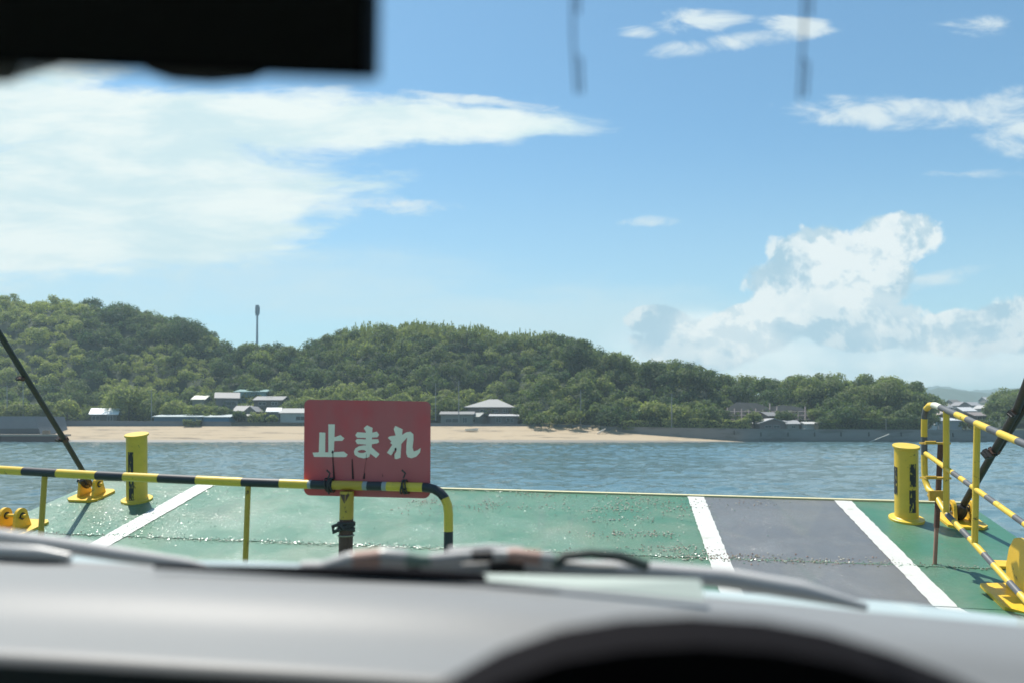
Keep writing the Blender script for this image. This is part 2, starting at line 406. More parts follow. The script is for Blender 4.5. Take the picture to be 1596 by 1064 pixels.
# ------------------------------------------------------------------ bollards
STRIP = bpy.data.materials.new('worn black strip'); STRIP.use_nodes = True
_g = N(STRIP.node_tree); _p = STRIP.node_tree.nodes['Principled BSDF']
_tc = _g.new('ShaderNodeTexCoord').outputs['Object']
_mp = _g.new('ShaderNodeMapping'); STRIP.node_tree.links.new(_tc, _mp.inputs[0]); _mp.inputs['Scale'].default_value = (1, 1, .35); _mp.inputs['Rotation'].default_value = (0, .5, 0)
_g.put(_p.inputs['Base Color'], _g.mix(_g.step(_g.noise(_mp.outputs[0], 38, 3, .6), .58, .62), (.03, .03, .03), (.45, .36, .05))); _p.inputs['Roughness'].default_value = .6
def bollard(px, py, topy, label, marks, dia=.254):
    u, v = on_ramp(px, py); base = RP(u, v)
    AX = (WW + Vector((0, 0, 1))).normalized(); h = .86
    t = thing('mooring_bollard', base, label, 'bollard', 'yellow bollards on the ramp')
    def ring(r, w): return [(math.cos(2 * math.pi * k / 40) * r, math.sin(2 * math.pi * k / 40) * r, w) for k in range(40)]
    def lathe(prof):
        mb = MB()
        for i in range(len(prof) - 1):
            A = [base + UU * x + VV * y + AX * z for x, y, z in ring(*prof[i])]; B = [base + UU * x + VV * y + AX * z for x, y, z in ring(*prof[i + 1])]
            mb.add(A + B, [(k, (k + 1) % 40, 40 + (k + 1) % 40, 40 + k) for k in range(40)], 0, abs(prof[i][1] - prof[i + 1][1]) > .05)
        mb.add([base + UU * x + VV * y + AX * z for x, y, z in ring(*prof[-1])], [list(range(40))])
        return mb
    R = dia / 2
    lathe([(R * 1.5, .0), (R * 1.5, .022), (R * 1.46, .026), (R + .015, .027), (R, .04)]).build('base_flange', Y2, t)
    lathe([(R, .03), (R, h - .02)]).build('pipe', Y2, t)
    lathe([(R * .9, h - .035), (R * 1.13, h - .02), (R * 1.15, h - .012), (R * 1.15, h), (R * 1.12, h + .004)]).build('cap', Y2, t)
    for (ang, w0, w1, wd) in marks:
        mb = MB(); n = 6
        P = []
        for k in range(n + 1):
            aa = ang + (k / n - .5) * wd / R
            e = -UU * math.cos(aa) + VV * math.sin(aa)
            P.append((base + e * (R + .003) + AX * w0, base + e * (R + .003) + AX * w1, base + e * (R - .004) + AX * w0, base + e * (R - .004) + AX * w1))
        for k in range(n):
            a_, b_ = P[k], P[k + 1]; mb.add([a_[0], b_[0], b_[1], a_[1]], [(0, 1, 2, 3)], 0, True)
        for q in (P[0], P[-1]): mb.add([q[0], q[1], q[3], q[2]], [(0, 1, 2, 3)])
        mb.build('black_strip', STRIP, t)
    return t
bollard(213.5, 779, 676, 'yellow pipe bollard on the left of the ramp with two black strips facing the car', [(-.02, .37, .66, .07), (.03, .04, .34, .065)])
bollard(1413, 809, 703, 'yellow pipe bollard on the right of the ramp beside the white line and striped gate', [(.22, .42, .68, .075), (.18, .12, .38, .075), (-1.45, .30, .62, .07)])

# ------------------------------------------------------------------ lug fittings and suspension rods
def lug(u, v, label, pl=(.5, .42), hh=.26, gap=.10, thick=.035, off=0.):
    base = RP(u, v)
    t = thing('deck_lug', base, label, 'lug', 'yellow lug fittings on the ramp')
    a, b = pl; c = .07
    pts = [(-a / 2 + c, -b / 2), (a / 2 - c, -b / 2), (a / 2, -b / 2 + c), (a / 2, b / 2 - c), (a / 2 - c, b / 2), (-a / 2 + c, b / 2), (-a / 2, b / 2 - c), (-a / 2, -b / 2 + c)]
    mb = MB(); mb.prism([RP(u + x, v + y, .002) for x, y in pts], WW * .03); bev(mb.build('base_plate', Y_, t))
    for sgn in (-1, 1):
        vc = v + sgn * gap + off
        r = hh * .42; P = [(-r * 1.15, .03)]
        for k in range(13):
            an = math.pi - math.pi * k / 12; P.append((math.cos(an) * r * .8, hh - r * .8 + math.sin(an) * r * .8))
        P.append((r * 1.15, .03))
        mb = MB(); mb.prism([RP(u + x, vc - thick / 2, w_) for x, w_ in P], VV * thick); ck = bev(mb.build('cheek_plate', Y_, t), .006)
        mb = MB(); mb.tube([RP(u, vc - thick / 2 - .008, hh - r * .8), RP(u, vc + thick / 2 + .008, hh - r * .8)], r * .38, 16, 1); mb.tube([RP(u, vc - thick / 2 - .004, hh - r * .8), RP(u, vc + thick / 2 + .004, hh - r * .8)], r * .52, 18, 0)
        mb.build('boss', [Y_, DK], ck)
    mb = MB(); mb.tube([RP(u, v - gap - .07 + off, hh - hh * .34), RP(u, v + gap + .07 + off, hh - hh * .34)], .022, 12); mb.build('pin', Y_, t)
    return t
lu, lv = on_ramp(143, 773); lug(lu, lv, 'yellow lug holding the thin dark rod at the far left of the ramp')
ru, rv = on_ramp(1497, 813); lug(ru, rv, 'yellow lug holding the doubled dark rod behind the striped gate')
nu, nv = on_ramp(22, 826); lug(nu, nv, 'yellow lug at the left edge of the view, half hidden by the dashboard', (.62, .5), .27)

def rod(name, label, pts, r, second=None, clamps=(), foot=None):
    t = thing(name, pts[0], label, 'rod', 'rods hanging the ramp')
    mb = MB(); mb.tube(pts, r, 12); mb.build('rod', DK, t)
    if second:
        mb = MB(); mb.tube(second, r * .8, 10); mb.build('twin_rod', DK, t)
    for c, d, s in clamps:
        d = d.normalized(); x = d.cross(Vector((0, 1, 0))).normalized(); y = d.cross(x)
        mb = MB(); mb.box(c, (s * 1.5, s * 1.0, s * 1.0), (x, y, d)); mb.box(c + x * s * .2 + d * s * .15, (s * .5, s * 1.6, s * .35), (x, y, d), 1)
        mb.tube([c + x * s * 1.0 - y * s * .7, c + x * s * 1.0 + y * s * .7], s * .42, 10, 1); mb.tube([c + x * s * 1.5 + d * .0 - y * s * .5, c + x * s * 1.5 + y * s * .5], s * .34, 10, 1)
        bev(mb.build('clamp', [RU, DK], t), .006)
    if foot:
        c, d, s = foot; d = d.normalized(); x = d.cross(Vector((0, 1, 0))).normalized(); y = d.cross(x)
        mb = MB(); mb.tube([c - d * s * 2.2, c - d * s * .3, c + d * s, c + d * s * 1.9], [s * .8, s * 1.1, s * .95, s * .45], 12)
        mb.tube([c + x * s * 1.5 + d * s * .2, c - x * s * 1.2 + d * s * .6], s * .5, 10)
        mb.build('shackle', DK, t)
    return t
A = RP(lu, lv, .16); B = PY(100, 684, 9.1); Cc = PY(0, 522, 7.6); Dd = Cc + (Cc - B).normalized() * 4.5
rod('ramp_stay_rod', 'thin dark steel rod rising off the left edge of the ramp', [A, B, Cc, Dd], .030,
    clamps=[(B, Cc - B, .055), (PY(34, 590, 8.1), Cc - B, .035)], foot=(PY(131, 752, A.y), B - A, .055))
A = RP(ru, rv, .16); B = PY(1549, 703, 7.9); Cc = PY(1584, 640, 7.3); Dd = PY(1620, 545, 6.5)
E_ = Dd + (Dd - Cc).normalized() * 4
sft = Vector((.075, .0, .02))
rod('ramp_stay_rod', 'thick doubled dark steel rod rising behind the striped gate on the right', [A, B, Cc, Dd, E_], .036,
    second=[B + sft * .6, Cc + sft, Dd + sft, E_ + sft],
    clamps=[(B, Cc - B, .07), (Cc, Dd - Cc, .05), (PY(1566, 672, 7.6), Cc - B, .03)], foot=(PY(1496, 797, A.y), B - A, .07))

# big bracket at the right edge
def bracket():
    P = [on_ramp(*q) for q in ((1527, 914), (1565, 951), (1690, 985), (1640, 912))]
    u0, v0 = on_ramp(1560, 920)
    t = thing('hoist_bracket', RP(u0, v0), 'large yellow steel bracket on a bolted plate at the right edge of the view', 'bracket')
    mb = MB(); mb.prism([RP(u, v, .003) for u, v in P], WW * .035); bev(mb.build('base_plate', Y_, t), .006)
    H = .56; ua, ub = u0 - .30, u0 + .02
    prof = [(ua, .038), (ub, .038), (ub + .02, H * .42), (ub - .01, H * .72), (ub - .08, H * .93), (ub - .16, H), (ua + .05, H), (ua - .02, H * .8)]
    for dv in (.05, .36):
        mb = MB(); mb.prism([RP(u, v0 + dv, w_) for u, w_ in prof], VV * .03); bev(mb.build('side_plate', Y_, t), .006)
    mb = MB()
    wv0, wv1 = v0 + .08, v0 + .36
    pr = [(ub - .03, .038), (ub - .01, H * .42), (ub - .04, H * .70), (ub - .10, H * .90)]
    for i in range(3):
        a_, b_ = pr[i], pr[i + 1]
        mb.prism([RP(a_[0], wv0, a_[1]), RP(b_[0], wv0, b_[1]), RP(b_[0] - .02, wv0, b_[1]), RP(a_[0] - .02, wv0, a_[1])], VV * (wv1 - wv0))
    mb.prism([RP(ua + .03, wv0, .04), RP(ua + .03, wv1, .04), RP(ua + .05, wv1, H * .78), RP(ua + .05, wv0, H * .78)], UU * .02)
    mb.build('web_plate', Y_, t)
    uf, vf = on_ramp(1556, 883)
    mb = MB(); mb.box(RP(uf + .02, vf + .07, .02), (.16, .2, .03), RAX); bev(mb.build('rear_foot', Y_, t), .005)
    mb = MB()
    for (q, w_) in ((0.13, 0.1), (.35, .1)):
        mb = MB(); c = RP(u0 - .38, v0 + q, .045); mb.tube([c, c + WW * .025], .02, 6); mb.build('bolt', DK, t)
bracket()

# ------------------------------------------------------------------ front rail with the stop sign
RC = 4.67
def front_rail():
    t = thing('barrier_rail', Vector((PG(541, 760, RC).x, PG(541, 760, RC).y, deck_z(PG(541, 760, RC)))),
              'black and yellow striped barrier rail across the deck in front of the car', 'barrier')
    path = [(-260, 717), (0, 731.5), (150, 740), (380, 750.5), (480, 754), (659, 758.5)]
    P = [PG(x, y, RC) for x, y in path]
    cv = [(668, 759.3), (677, 761.5), (686, 767), (693, 775), (697.5, 786), (699, 800), (699, 830)]
    P += [PG(x, y, RC) for x, y in cv]
    end = PG(699, 830, RC); P.append(Vector((end.x, end.y, deck_z(end) + .012)))
    xs = [(-215, 0), (-160, 1), (-100, 0), (-50, 1), (37, 0), (90, 1), (151, 0), (194, 1), (248, 0), (307, 1), (378, 0), (437, 1), (481, 0), (486, 3), (519, 2), (566, 4), (573, 3), (596, 2), (603, 3), (659, 0)]
    def y_at(x):
        for i in range(len(path) - 1):
            if x <= path[i + 1][0]:
                k = (x - path[i][0]) / (path[i + 1][0] - path[i][0]); return path[i][1] * (1 - k) + path[i + 1][1] * k
        return path[-1][1]
    st = []; prev = PG(-260, 717, RC)
    for x, m in xs:
        q = PG(x, y_at(x), RC); st.append(((q - prev).length, m)); prev = q
    st += [(.052 * 3.1, 2), (.205, 0), (5, 2)]
    mb = MB(); mb.tube(P, .0285, 18, stripes=st)
    mb.build('top_rail', [Y2, KB, KB, WG, YD], t)
    for x, y in ((-120, 724), (70, 737), (387, 752)):
        q = PG(x, y, RC); mb = MB(); mb.tube([q - Vector((0, 0, .02)), Vector((q.x, q.y, deck_z(q)))], .0175, 12); mb.build('post', YD, t)
    q = PG(541, 761, RC); b = Vector((q.x, q.y, deck_z(q)))
    q2 = PG(541, 822, RC)
    mb = MB(); mb.tube([q - Vector((0, 0, .015)), Vector((q.x, q.y, q2.z + .06)), Vector((q.x, q.y, q2.z + .05)), b], .0435, 18, stripes=[((q.z - q2.z) - .07, 0), (5, 1)])
    mb.build('centre_post', [YD, RU], t)
    # weld gusset where rail and post meet
    mb = MB(); r0 = PG(541, 762, RC) - G * .031
    mb.prism([r0 + VH * .03 + Vector((0, 0, -.028)), r0 - VH * .03 + Vector((0, 0, -.028)), r0 + Vector((0, 0, -.085))], -G * .012); mb.build('gusset', RU, t)
    # cord wound round the post
    mb = MB()
    for k in range(5):
        c = Vector((q.x, q.y, q2.z + .012 * k - .015)); tl = .012 * (k % 3 - 1)
        mb.tube([c + VH * math.cos(a) * .050 + G * math.sin(a) * .050 + Vector((0, 0, math.sin(a + k) * tl)) for a in [2 * math.pi * j / 20 for j in range(21)]], .0075, 6)
    c = q2 - G * .05; c.z = q2.z
    mb.tube([c, c - VH * .03 + Vector((0, 0, .03)), c - VH * .075 + Vector((0, 0, .015)), c - VH * .07 - Vector((0, 0, .02)), c - VH * .02], .012, 8)
    mb.build('cord', ROPE, t)
    mb = MB(); c = Vector((q.x, q.y, q2.z - .045))
    mb.tube([c + VH * math.cos(a) * .048 + G * math.sin(a) * .048 for a in [2 * math.pi * j / 24 for j in range(25)]], .005, 6); mb.build('wire_ring', pmat('pale wire', (.3, .25, .18), .5), t)
    return t
front_rail()

def stop_sign():
    SC = RC + .040
    cx = PG(572, 698, SC)
    t = thing('stop_sign', cx, 'faded red stop sign board with white Japanese lettering wired to the striped rail', 'sign')
    # rounded board, corners read off in the sign's own plane
    c4 = [(474.5, 622), (671, 625), (670.5, 776), (473.5, 771)]
    pts = []
    K = [PG(x, y, SC) for x, y in c4]
    for i in range(4):
        p, a, b = K[i], K[i - 1], K[(i + 1) % 4]
        r = .035 if i < 2 else .042
        da, db = (a - p).normalized(), (b - p).normalized()
        for k in range(7):
            th = k / 6 * math.pi / 2; c = p + (da + db) * r
            pts.append(c - db * r * math.cos(th) - da * r * math.sin(th))
    mb = MB(); mb.prism(pts, G * .004, 0, 1); panel = mb.build('board', [RED, pmat('sign edge', (.2, .05, .05), .6)], t)
    def q(x, y, w): return PG(470 + x / 7.6, 650 + y / 7.6, SC) - G * w
    polys = [
        [(130, 415), (205, 410), (212, 175), (282, 178), (280, 410), (318, 410), (318, 78), (395, 80), (390, 232), (462, 207), (508, 245), (482, 275), (388, 277), (383, 408), (500, 402), (547, 438), (525, 468), (148, 465)],
        [(738, 125), (775, 90), (842, 122), (838, 165), (832, 352), (925, 432), (883, 478), (815, 425), (800, 470), (765, 440), (765, 380), (762, 300), (762, 165)],
        [(660, 172), (762, 180), (838, 178), (892, 165), (920, 205), (900, 232), (830, 236), (765, 240), (660, 238), (638, 208)],
        [(658, 252), (765, 258), (832, 256), (908, 255), (920, 290), (895, 305), (832, 315), (765, 318), (660, 312), (638, 275)],
        [(1092, 135), (1112, 98), (1198, 138), (1190, 210), (1182, 320), (1172, 475), (1130, 492), (1104, 488), (1100, 440), (1122, 400), (1120, 345), (1100, 300), (1116, 215)],
        [(1022, 238), (1048, 220), (1118, 212), (1192, 205), (1170, 290), (1085, 335), (1050, 295), (1066, 283)],
        [(1090, 300), (1012, 415), (1062, 448), (1110, 375), (1180, 310), (1150, 270)],
        [(1185, 208), (1240, 174), (1290, 166), (1325, 195), (1327, 260), (1316, 350), (1328, 398), (1370, 388), (1412, 358), (1405, 412), (1360, 462), (1300, 482), (1256, 466), (1240, 420), (1242, 330), (1252, 235), (1176, 318)]]
    mb = MB()
    for i, pl in enumerate(polys): mb.prism([q(x, y, .0012 + .0004 * (i % 4)) for x, y in pl], G * .001)
    outer = [(785, 328), (735, 328), (680, 338), (640, 362), (622, 400), (630, 438), (672, 468), (735, 483), (790, 472), (800, 440)]
    inner = [(766, 398), (745, 384), (715, 381), (690, 386), (672, 394), (665, 401), (678, 412), (710, 419), (742, 416), (764, 404)]
    for i in range(len(outer)):
        j = (i + 1) % len(outer)
        mb.add([q(*outer[i], .0030), q(*outer[j], .0030), q(*inner[j], .0030), q(*inner[i], .0030)], [(0, 1, 2, 3)])
    mb.build('lettering', LET, panel)
    mb = MB()
    for (x0, y0, x1, y1, w_) in ((372, 470, 388, 725, 24), (600, 490, 612, 728, 26), (768, 425, 770, 500, 7), (768, 500, 742, 650, 5), (748, 650, 740, 725, 26), (960, 665, 962, 700, 7), (372, 400, 374, 470, 9), (1085, 395, 1090, 460, 6)):
        mb = MB(); mb.add([q(x0 - w_ * .2, y0, .0036), q(x0 + w_ * .2, y0, .0036), q(x1 + w_ * .5, y1, .0036), q(x1 - w_ * .5, y1, .0036)], [(0, 1, 2, 3)]); mb.build('rust_run', STK, panel)
    for (x, y, r) in ((370, 408, 14), (1115, 375, 14)):
        mb = MB(); mb.add([q(x + r * math.cos(a) * .9, y + r * math.sin(a) * 1.4, .0036) for a in [k * math.pi / 4 for k in range(8)]], [tuple(range(8))]); mb.build('chip', STK, panel)
    # wire ties round rail and board
    for px, k_ in ((513, 6), (630, 4)):
        mb = MB(); r = random.Random(px)
        for k in range(k_):
            c = PG(px + r.uniform(-4, 4), 756 + (px - 541) * .02, RC); al = r.uniform(-.25, .25)
            P = []
            for j in range(17):
                a = 2 * math.pi * j / 16
                P.append(c + G * (math.cos(a) * .044 + .008) + Vector((0, 0, 1)) * (math.sin(a) * .043) + VH * (math.sin(a) * al * .05))
            mb.tube(P, .0045, 6)
        c = PG(px, 744, RC) - G * .02
        mb.tube([c, c + Vector((.012, 0, .03)), c + Vector((-.01, 0, .05))], .006, 6)
        mb.tube([c + VH * .01 - Vector((0, 0, .10)), c - VH * .012 - Vector((0, 0, .03))], .005, 6)
        mb.build('wire_tie', ROPE, t)
stop_sign()

# ------------------------------------------------------------------ striped gate on the right
def gate():
    T0 = PY(1450, 632, 7.6)                                     # far top corner
    pv = Vector(T0)
    nrm = UU.cross(Vector((0, 0, 1))).normalized()               # normal of the gate's upright plane
    def GP(px, py):
        d = rayv(px, py); return CAM + d * ((pv - CAM).dot(nrm) / d.dot(nrm))
    base = GP(1460, 800)
    t = thing('striped_gate', base, 'yellow and grey striped pipe gate running back along the right side', 'gate')
    R = .030
    L = []
    P = [GP(*q) for q in ((1457, 770), (1447, 762), (1442, 748), (1441, 735), (1440.5, 700), (1440.5, 665), (1441, 648), (1443.5, 637), (1449, 631), (1458, 631))]
    top_end = GP(1660, 718)
    def seglen(pl): return [(pl[i + 1] - pl[i]).length for i in range(len(pl) - 1)]
    P2 = P + [GP(1525, 660.5), top_end]
    def arc(pl, marks):
        """marks = [(pixel point on the path, material)] -> stripe lengths"""
        out = []; cum = [0]
        for s in seglen(pl): cum.append(cum[-1] + s)
        last = 0
        for (x, y), m in marks:
            p = GP(x, y); best = None
            for i in range(len(pl) - 1):
                a, b = pl[i], pl[i + 1]; k = max(0, min(1, (p - a).dot(b - a) / (b - a).length_squared))
                d = (a.lerp(b, k) - p).length
                if best is None or d < best[0]: best = (d, cum[i] + k * (b - a).length)
            out.append((max(best[1] - last, 1e-4), m)); last = best[1]
        return out
    mk = [((1441, 708), 0), ((1441, 680), 1), ((1441, 652), 0), ((1444, 636), 1), ((1455, 631), 0), ((1466, 636), 2), ((1491, 646), 1), ((1508, 653), 0), ((1522, 660), 1), ((1542, 668), 0), ((1558, 675), 1), ((1587, 687), 0), ((1604, 694), 1), ((1630, 706), 0), ((1660, 718), 1)]
    mb = MB(); mb.tube(P2, R, 16, stripes=arc(P2, mk)); mb.build('top_rail', [Y2, GB, pmat('chalky white paint', (.6, .6, .5), .5)], t)
    P3 = [GP(*q) for q in ((1467, 723), (1596, 815), (1660, 861))]
    mk = [((1486, 735), 0), ((1497, 744), 1), ((1505, 749), 0), ((1515, 758), 1), ((1538, 774), 0), ((1552, 784), 1), ((1582, 804), 0), ((1597, 815), 1), ((1630, 838), 0), ((1660, 861), 1)]
    P3[0] = GP(1443, 706)
    mb = MB(); mb.tube(P3, .024, 14, stripes=arc(P3, [((1462, 719), 0)] + mk)); mb.build('mid_rail', [Y2, GB], t)
    P4 = [GP(*q) for q in ((1457, 770), (1470, 792), (1478, 803), (1513, 840), (1596, 932), (1650, 992))]
    mk = [((1477, 802), 0), ((1487, 813), 1), ((1500, 826), 0), ((1512, 838), 1), ((1534, 863), 0), ((1549, 878), 1), ((1574, 906), 0), ((1590, 924), 1), ((1620, 958), 0), ((1650, 992), 1)]
    mb = MB(); mb.tube(P4, .027, 14, stripes=arc(P4, mk)); mb.build('bottom_rail', [Y2, GB], t)
    a, b = GP(1475, 640), GP(1475, 797)
    mb = MB(); mb.tube([a, b], .034, 4)
    bev(mb.build('square_post', YD if False else Y2, t), .006)
    a, b = GP(1523, 662), GP(1519, 846)
    mb = MB(); mb.tube([a, b], .027, 14); mb.build('round_post', Y2, t)
    for x, y in ((1470, 690), (1471, 744)):
        c = GP(x, y) - nrm * .0; mb = MB(); mb.box(c - Vector((.08, 0, 0)), (.24, .12, .018)); mb.tube([c - Vector((.20, .05, -.01)), c - Vector((.10, .05, -.01))], .014, 8)
        mb.build('hinge_band', YD, t)
    c = GP(1456, 771); mb = MB(); mb.box(c - Vector((0, .05, 0)), (.16, .03, .10)); mb.tube([c - Vector((.04, .07, 0)), c - Vector((.04, .0, 0))], .03, 12)
    bev(mb.build('latch_plate', YD, t))
    # rusty pole the gate hangs on
    u, v = on_ramp(1457, 878); b = RP(u, v)
    tp = PY(1466, 690, b.y - .05)
    p = thing('lashing_pole', b, 'thin rusty brown pole standing on the green ramp beside the striped gate', 'pole')
    mid = b.lerp(tp, .30)
    mb = MB(); mb.tube([b, mid], .019, 12); mb.build('lower_shaft', pmat('pink rust', (.30, .17, .12), .8, var=.3, vscale=20), p)
    mb = MB(); mb.tube([mid, tp], .026, 12); mb.build('upper_shaft', RU, p)
gate()

# ------------------------------------------------------------------ the car we sit in
def car():
    t = thing('car', (0, .2, 3.1), 'interior of the car seen from its driver seat, light grey dashboard and black mirror', 'car')
    DASH = pmat('light grey dashboard plastic', (.205, .21, .21), .5, var=.05, vscale=6, bump=.1, bscale=300)
    DRK = pmat('black dashboard plastic', (.008, .008, .011), .9, spec=.15)
    FAS = pmat('charcoal fascia plastic', (.022, .024, .026), .6)
    PNT = pmat('pale green grey car paint', (.50, .56, .52), .25, coat=1.)
    GRY = pmat('cowl plastic', (.20, .205, .205), .55)
    LIN = pmat('pale cabin lining', (.28, .275, .26), .9)
    # dash: rows from under the windscreen to the near edge, px curves at given depths
    xs = [-500, -250, 0, 150, 300, 450, 600, 750, 900, 1050, 1200, 1350, 1500, 1650, 1850, 2100]
    far = [876, 878, 882, 885, 889, 894, 898, 905, 915, 927, 940, 952, 965, 980, 1000, 1025]
    near = [985, 995, 1008, 1016, 1025, 1033, 1042, 1054, 1070, 1088, 1105, 1120, 1140, 1160, 1185, 1220]
    rows = [(0.0, 1.02), (.18, .93), (.38, .886), (.62, .855), (.85, .80), (1.0, .76)]
    V = []
    for k, y in rows:
        for x, a, b in zip(xs, far, near):
            V.append(PY(x, a + (b - a) * k, y))
    n = len(xs); F = [(i * n + j, i * n + j + 1, (i + 1) * n + j + 1, (i + 1) * n + j) for i in range(len(rows) - 1) for j in range(n - 1)]
    # rolled near edge and drop
    for dz, dy in ((-.004, -.010), (-.012, -.014)):
        for j in range(n): V.append(V[(len(rows) - 1) * n + j] + Vector((0, dy, dz)))
    for i in (len(rows) - 1, len(rows)):
        for j in range(n - 1): F.append((i * n + j, i * n + j + 1, (i + 1) * n + j + 1, (i + 1) * n + j))
    mb = MB(); mb.add(V, F, 0, True); d = mb.build('dashboard', DASH, t)
    sd_ = d.modifiers.new('s', 'SUBSURF'); sd_.levels = 2; sd_.render_levels = 2
    # dark lower fascia
    e = [V[(len(rows) + 1) * n + j] for j in range(n)]
    mb = MB()
    dn = [p + Vector((0, -.004, -.05)) for p in e]; dn2 = [p + Vector((0, -.02, -.45)) for p in e]
    mb.add(e + dn, [(j, j + 1, n + j + 1, n + j) for j in range(n - 1)], 0, True)
    mb.add(dn + dn2, [(j, j + 1, n + j + 1, n + j) for j in range(n - 1)], 0, True); mb.build('fascia', FAS, d)
    # black instrument hood
    top = [(600, 1110), (690, 1062), (780, 1012), (870, 980), (970, 963), (1080, 957), (1190, 965), (1290, 984), (1390, 1015), (1480, 1050), (1560, 1088), (1640, 1130)]
    A = [PY(x, y, .46) for x, y in top]; B = [p + Vector((0, .17, -.13)) for p in A]; Fr = [p + Vector((0, -.02, -.012)) for p in A]
    bot = [Vector((p.x, p.y + .0, A[0].z - .22)) for p in Fr]
    m_ = len(top); q4 = [(j, j + 1, m_ + j + 1, m_ + j) for j in range(m_ - 1)]
    mb = MB(); mb.add(B + A, q4, 0, True); mb.add(A + Fr, q4, 0, True); mb.add(Fr + bot, q4, 0, True)
    Bb = [Vector((p.x, p.y, A[0].z - .22)) for p in B]; mb.add(Bb + B, q4, 0, True); mb.build('instrument_hood', DRK, d)
    # defroster slot, a dark seam under the windscreen
    mb = MB(); P = [PY(x, a + 1, 1.0) + Vector((0, 0, .004)) for x, a in ((240, 886), (450, 893), (600, 897), (720, 903), (870, 912))]
    mb.tube(P, [.003, .006, .008, .007, .003], 8); mb.build('defroster_slot', DRK, d)
    # windscreen pane
    WB, WT = PY(798, 905, 1.04), Vector((0, .60, 5.06))
    y0, z0, y1, z1 = 1.045, WB.z - .03, .60, 5.06
    gm = bpy.data.materials.new('clear windscreen glass'); gm.use_nodes = True; nt = gm.node_tree; nt.nodes.clear()
    o_ = nt.nodes.new('ShaderNodeOutputMaterial'); tr = nt.nodes.new('ShaderNodeBsdfTransparent'); tr.inputs[0].default_value = (1, 1, 1, 1); nt.links.new(tr.outputs[0], o_.inputs[0])
    X0, X1 = -1.1, .75
    mb = MB(); mb.add([(X0, y0, z0), (X1, y0, z0), (X1 - .1, y1, z1), (X0 + .1, y1, z1)], [(0, 1, 2, 3)]); mb.build('windscreen', gm, t)
    def on_glass(px, py, off=0.):
        d_ = rayv(px, py); nrm = Vector((0, z1 - z0, y0 - y1)).normalized(); p0 = Vector((0, y0, z0))
        return CAM + d_ * (((p0 - CAM).dot(nrm) + off) / d_.dot(nrm))
    ANT = pmat('antenna film wire', (.03, .03, .05), .6)
    for lines_ in ([[(892, -60), (893, 60), (898, 146)], [(902, -60), (901, 22)], [(899, 88), (905, 93), (907, 146)]],
                   [[(1254, -60), (1253, 40), (1249, 100), (1246, 155)], [(1265, -60), (1263, 25)], [(1251, 93), (1259, 99), (1256, 150)]]):
        a = MB()
        for l in lines_: a.tube([on_glass(x, y, -.003) for x, y in l], .0011, 6)
        a.build('antenna_wire', ANT, t)
    # rear view mirror
    def slab(c4, y, depth, mb, mi=0):
        P = [PY(x, yy, y) for x, yy in c4]; mb.prism(P, Vector((0, depth, depth * .5)), mi)
    mb = MB(); slab([(-170, -110), (576, -80), (573, 126), (-170, 97)], .40, .035, mb)
    mir = bev(mb.build('rear_view_mirror', DRK, t), .003, 3)
    mg = pmat('mirror glass', (.02, .022, .024), .3)  # reflection of the dark cabin is put into the near-black base colour
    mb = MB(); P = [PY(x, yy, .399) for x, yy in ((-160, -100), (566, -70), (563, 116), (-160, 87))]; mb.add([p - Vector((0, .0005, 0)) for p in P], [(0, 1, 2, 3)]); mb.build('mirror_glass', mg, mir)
    SEN = pmat('grey mirror mount plastic', (.32, .30, .28), .6)
    mb = MB(); P = [PY(x, yy, .50) for x, yy in ((215, 60), (430, 60), (425, 112), (395, 126), (330, 132), (270, 128), (228, 114))]; mb.prism(P, (0, .05, .035)); bev(mb.build('mount_pod', SEN, mir), .004)
    mb = MB(); P = [PY(x, yy, .50) for x, yy in ((-120, 40), (35, 50), (30, 116), (16, 130), (-120, 126))]; mb.prism(P, (0, .05, .035)); bev(mb.build('mount_pod', SEN, mir), .004)
    # cabin shell: roof lining, sides, back
    mb = MB(); zt = z1 + .01
    mb.box((-.17, -.80, zt + .03), (1.75, 2.75, .05)); mb.box((-.17, -2.2, 4.1), (1.75, .05, 2.0))
    mb.box((-1.12, -1.0, 4.1), (.05, 2.4, 2.0)); mb.box((.78, -1.0, 4.1), (.05, 2.4, 2.0)); mb.box((-.17, -.8, 3.25), (1.75, 2.75, .05))
    mb.build('cabin_shell', LIN, t)
    # bonnet beyond the glass: crest read off where the photo shows it
    cr = [(-500, 835), (-200, 845), (0, 858), (150, 866), (260, 872), (400, 874), (560, 880), (760, 894), (900, 905), (1050, 915), (1180, 925), (1290, 929), (1420, 940), (1600, 963), (1900, 998)]
    C1 = [PY(x, y, 1.42) for x, y in cr]; C0 = [p + Vector((0, -.25, .0)) for p in [PY(x, y + 42, 1.42) for x, y in cr]]; C2 = [p + Vector((0, .35, -.10)) for p in C1]; C3 = [p + Vector((0, .48, -.55)) for p in C1]
    m_ = len(cr); q4 = [(j, j + 1, m_ + j + 1, m_ + j) for j in range(m_ - 1)]
    mb = MB(); mb.add(C0 + C1, q4, 0, True); mb.add(C1 + C2, q4, 0, True); mb.add(C2 + C3, q4, 0, True); mb.build('bonnet', PNT, t)
    # cowl panel
    cw = [(-300, 862), (0, 868), (300, 884), (600, 892), (900, 912), (1200, 938), (1500, 968), (1800, 1000)]
    mb = MB(); P = [PY(x, y, 1.13) for x, y in cw]; m_ = len(cw); P2 = [p + Vector((0, -.10, -.01)) for p in P]; P3 = [p + Vector((0, .03, -.06)) for p in P]
    q4 = [(j, j + 1, m_ + j + 1, m_ + j) for j in range(m_ - 1)]; mb.add(P2 + P, q4, 0, True); mb.add(P + P3, q4, 0, True); mb.build('cowl', GRY, t)
    # wipers
    WP = pmat('wiper grey', (.46, .455, .45), .7); WP2 = pmat('wiper pale metal', (.42, .42, .41), .3)
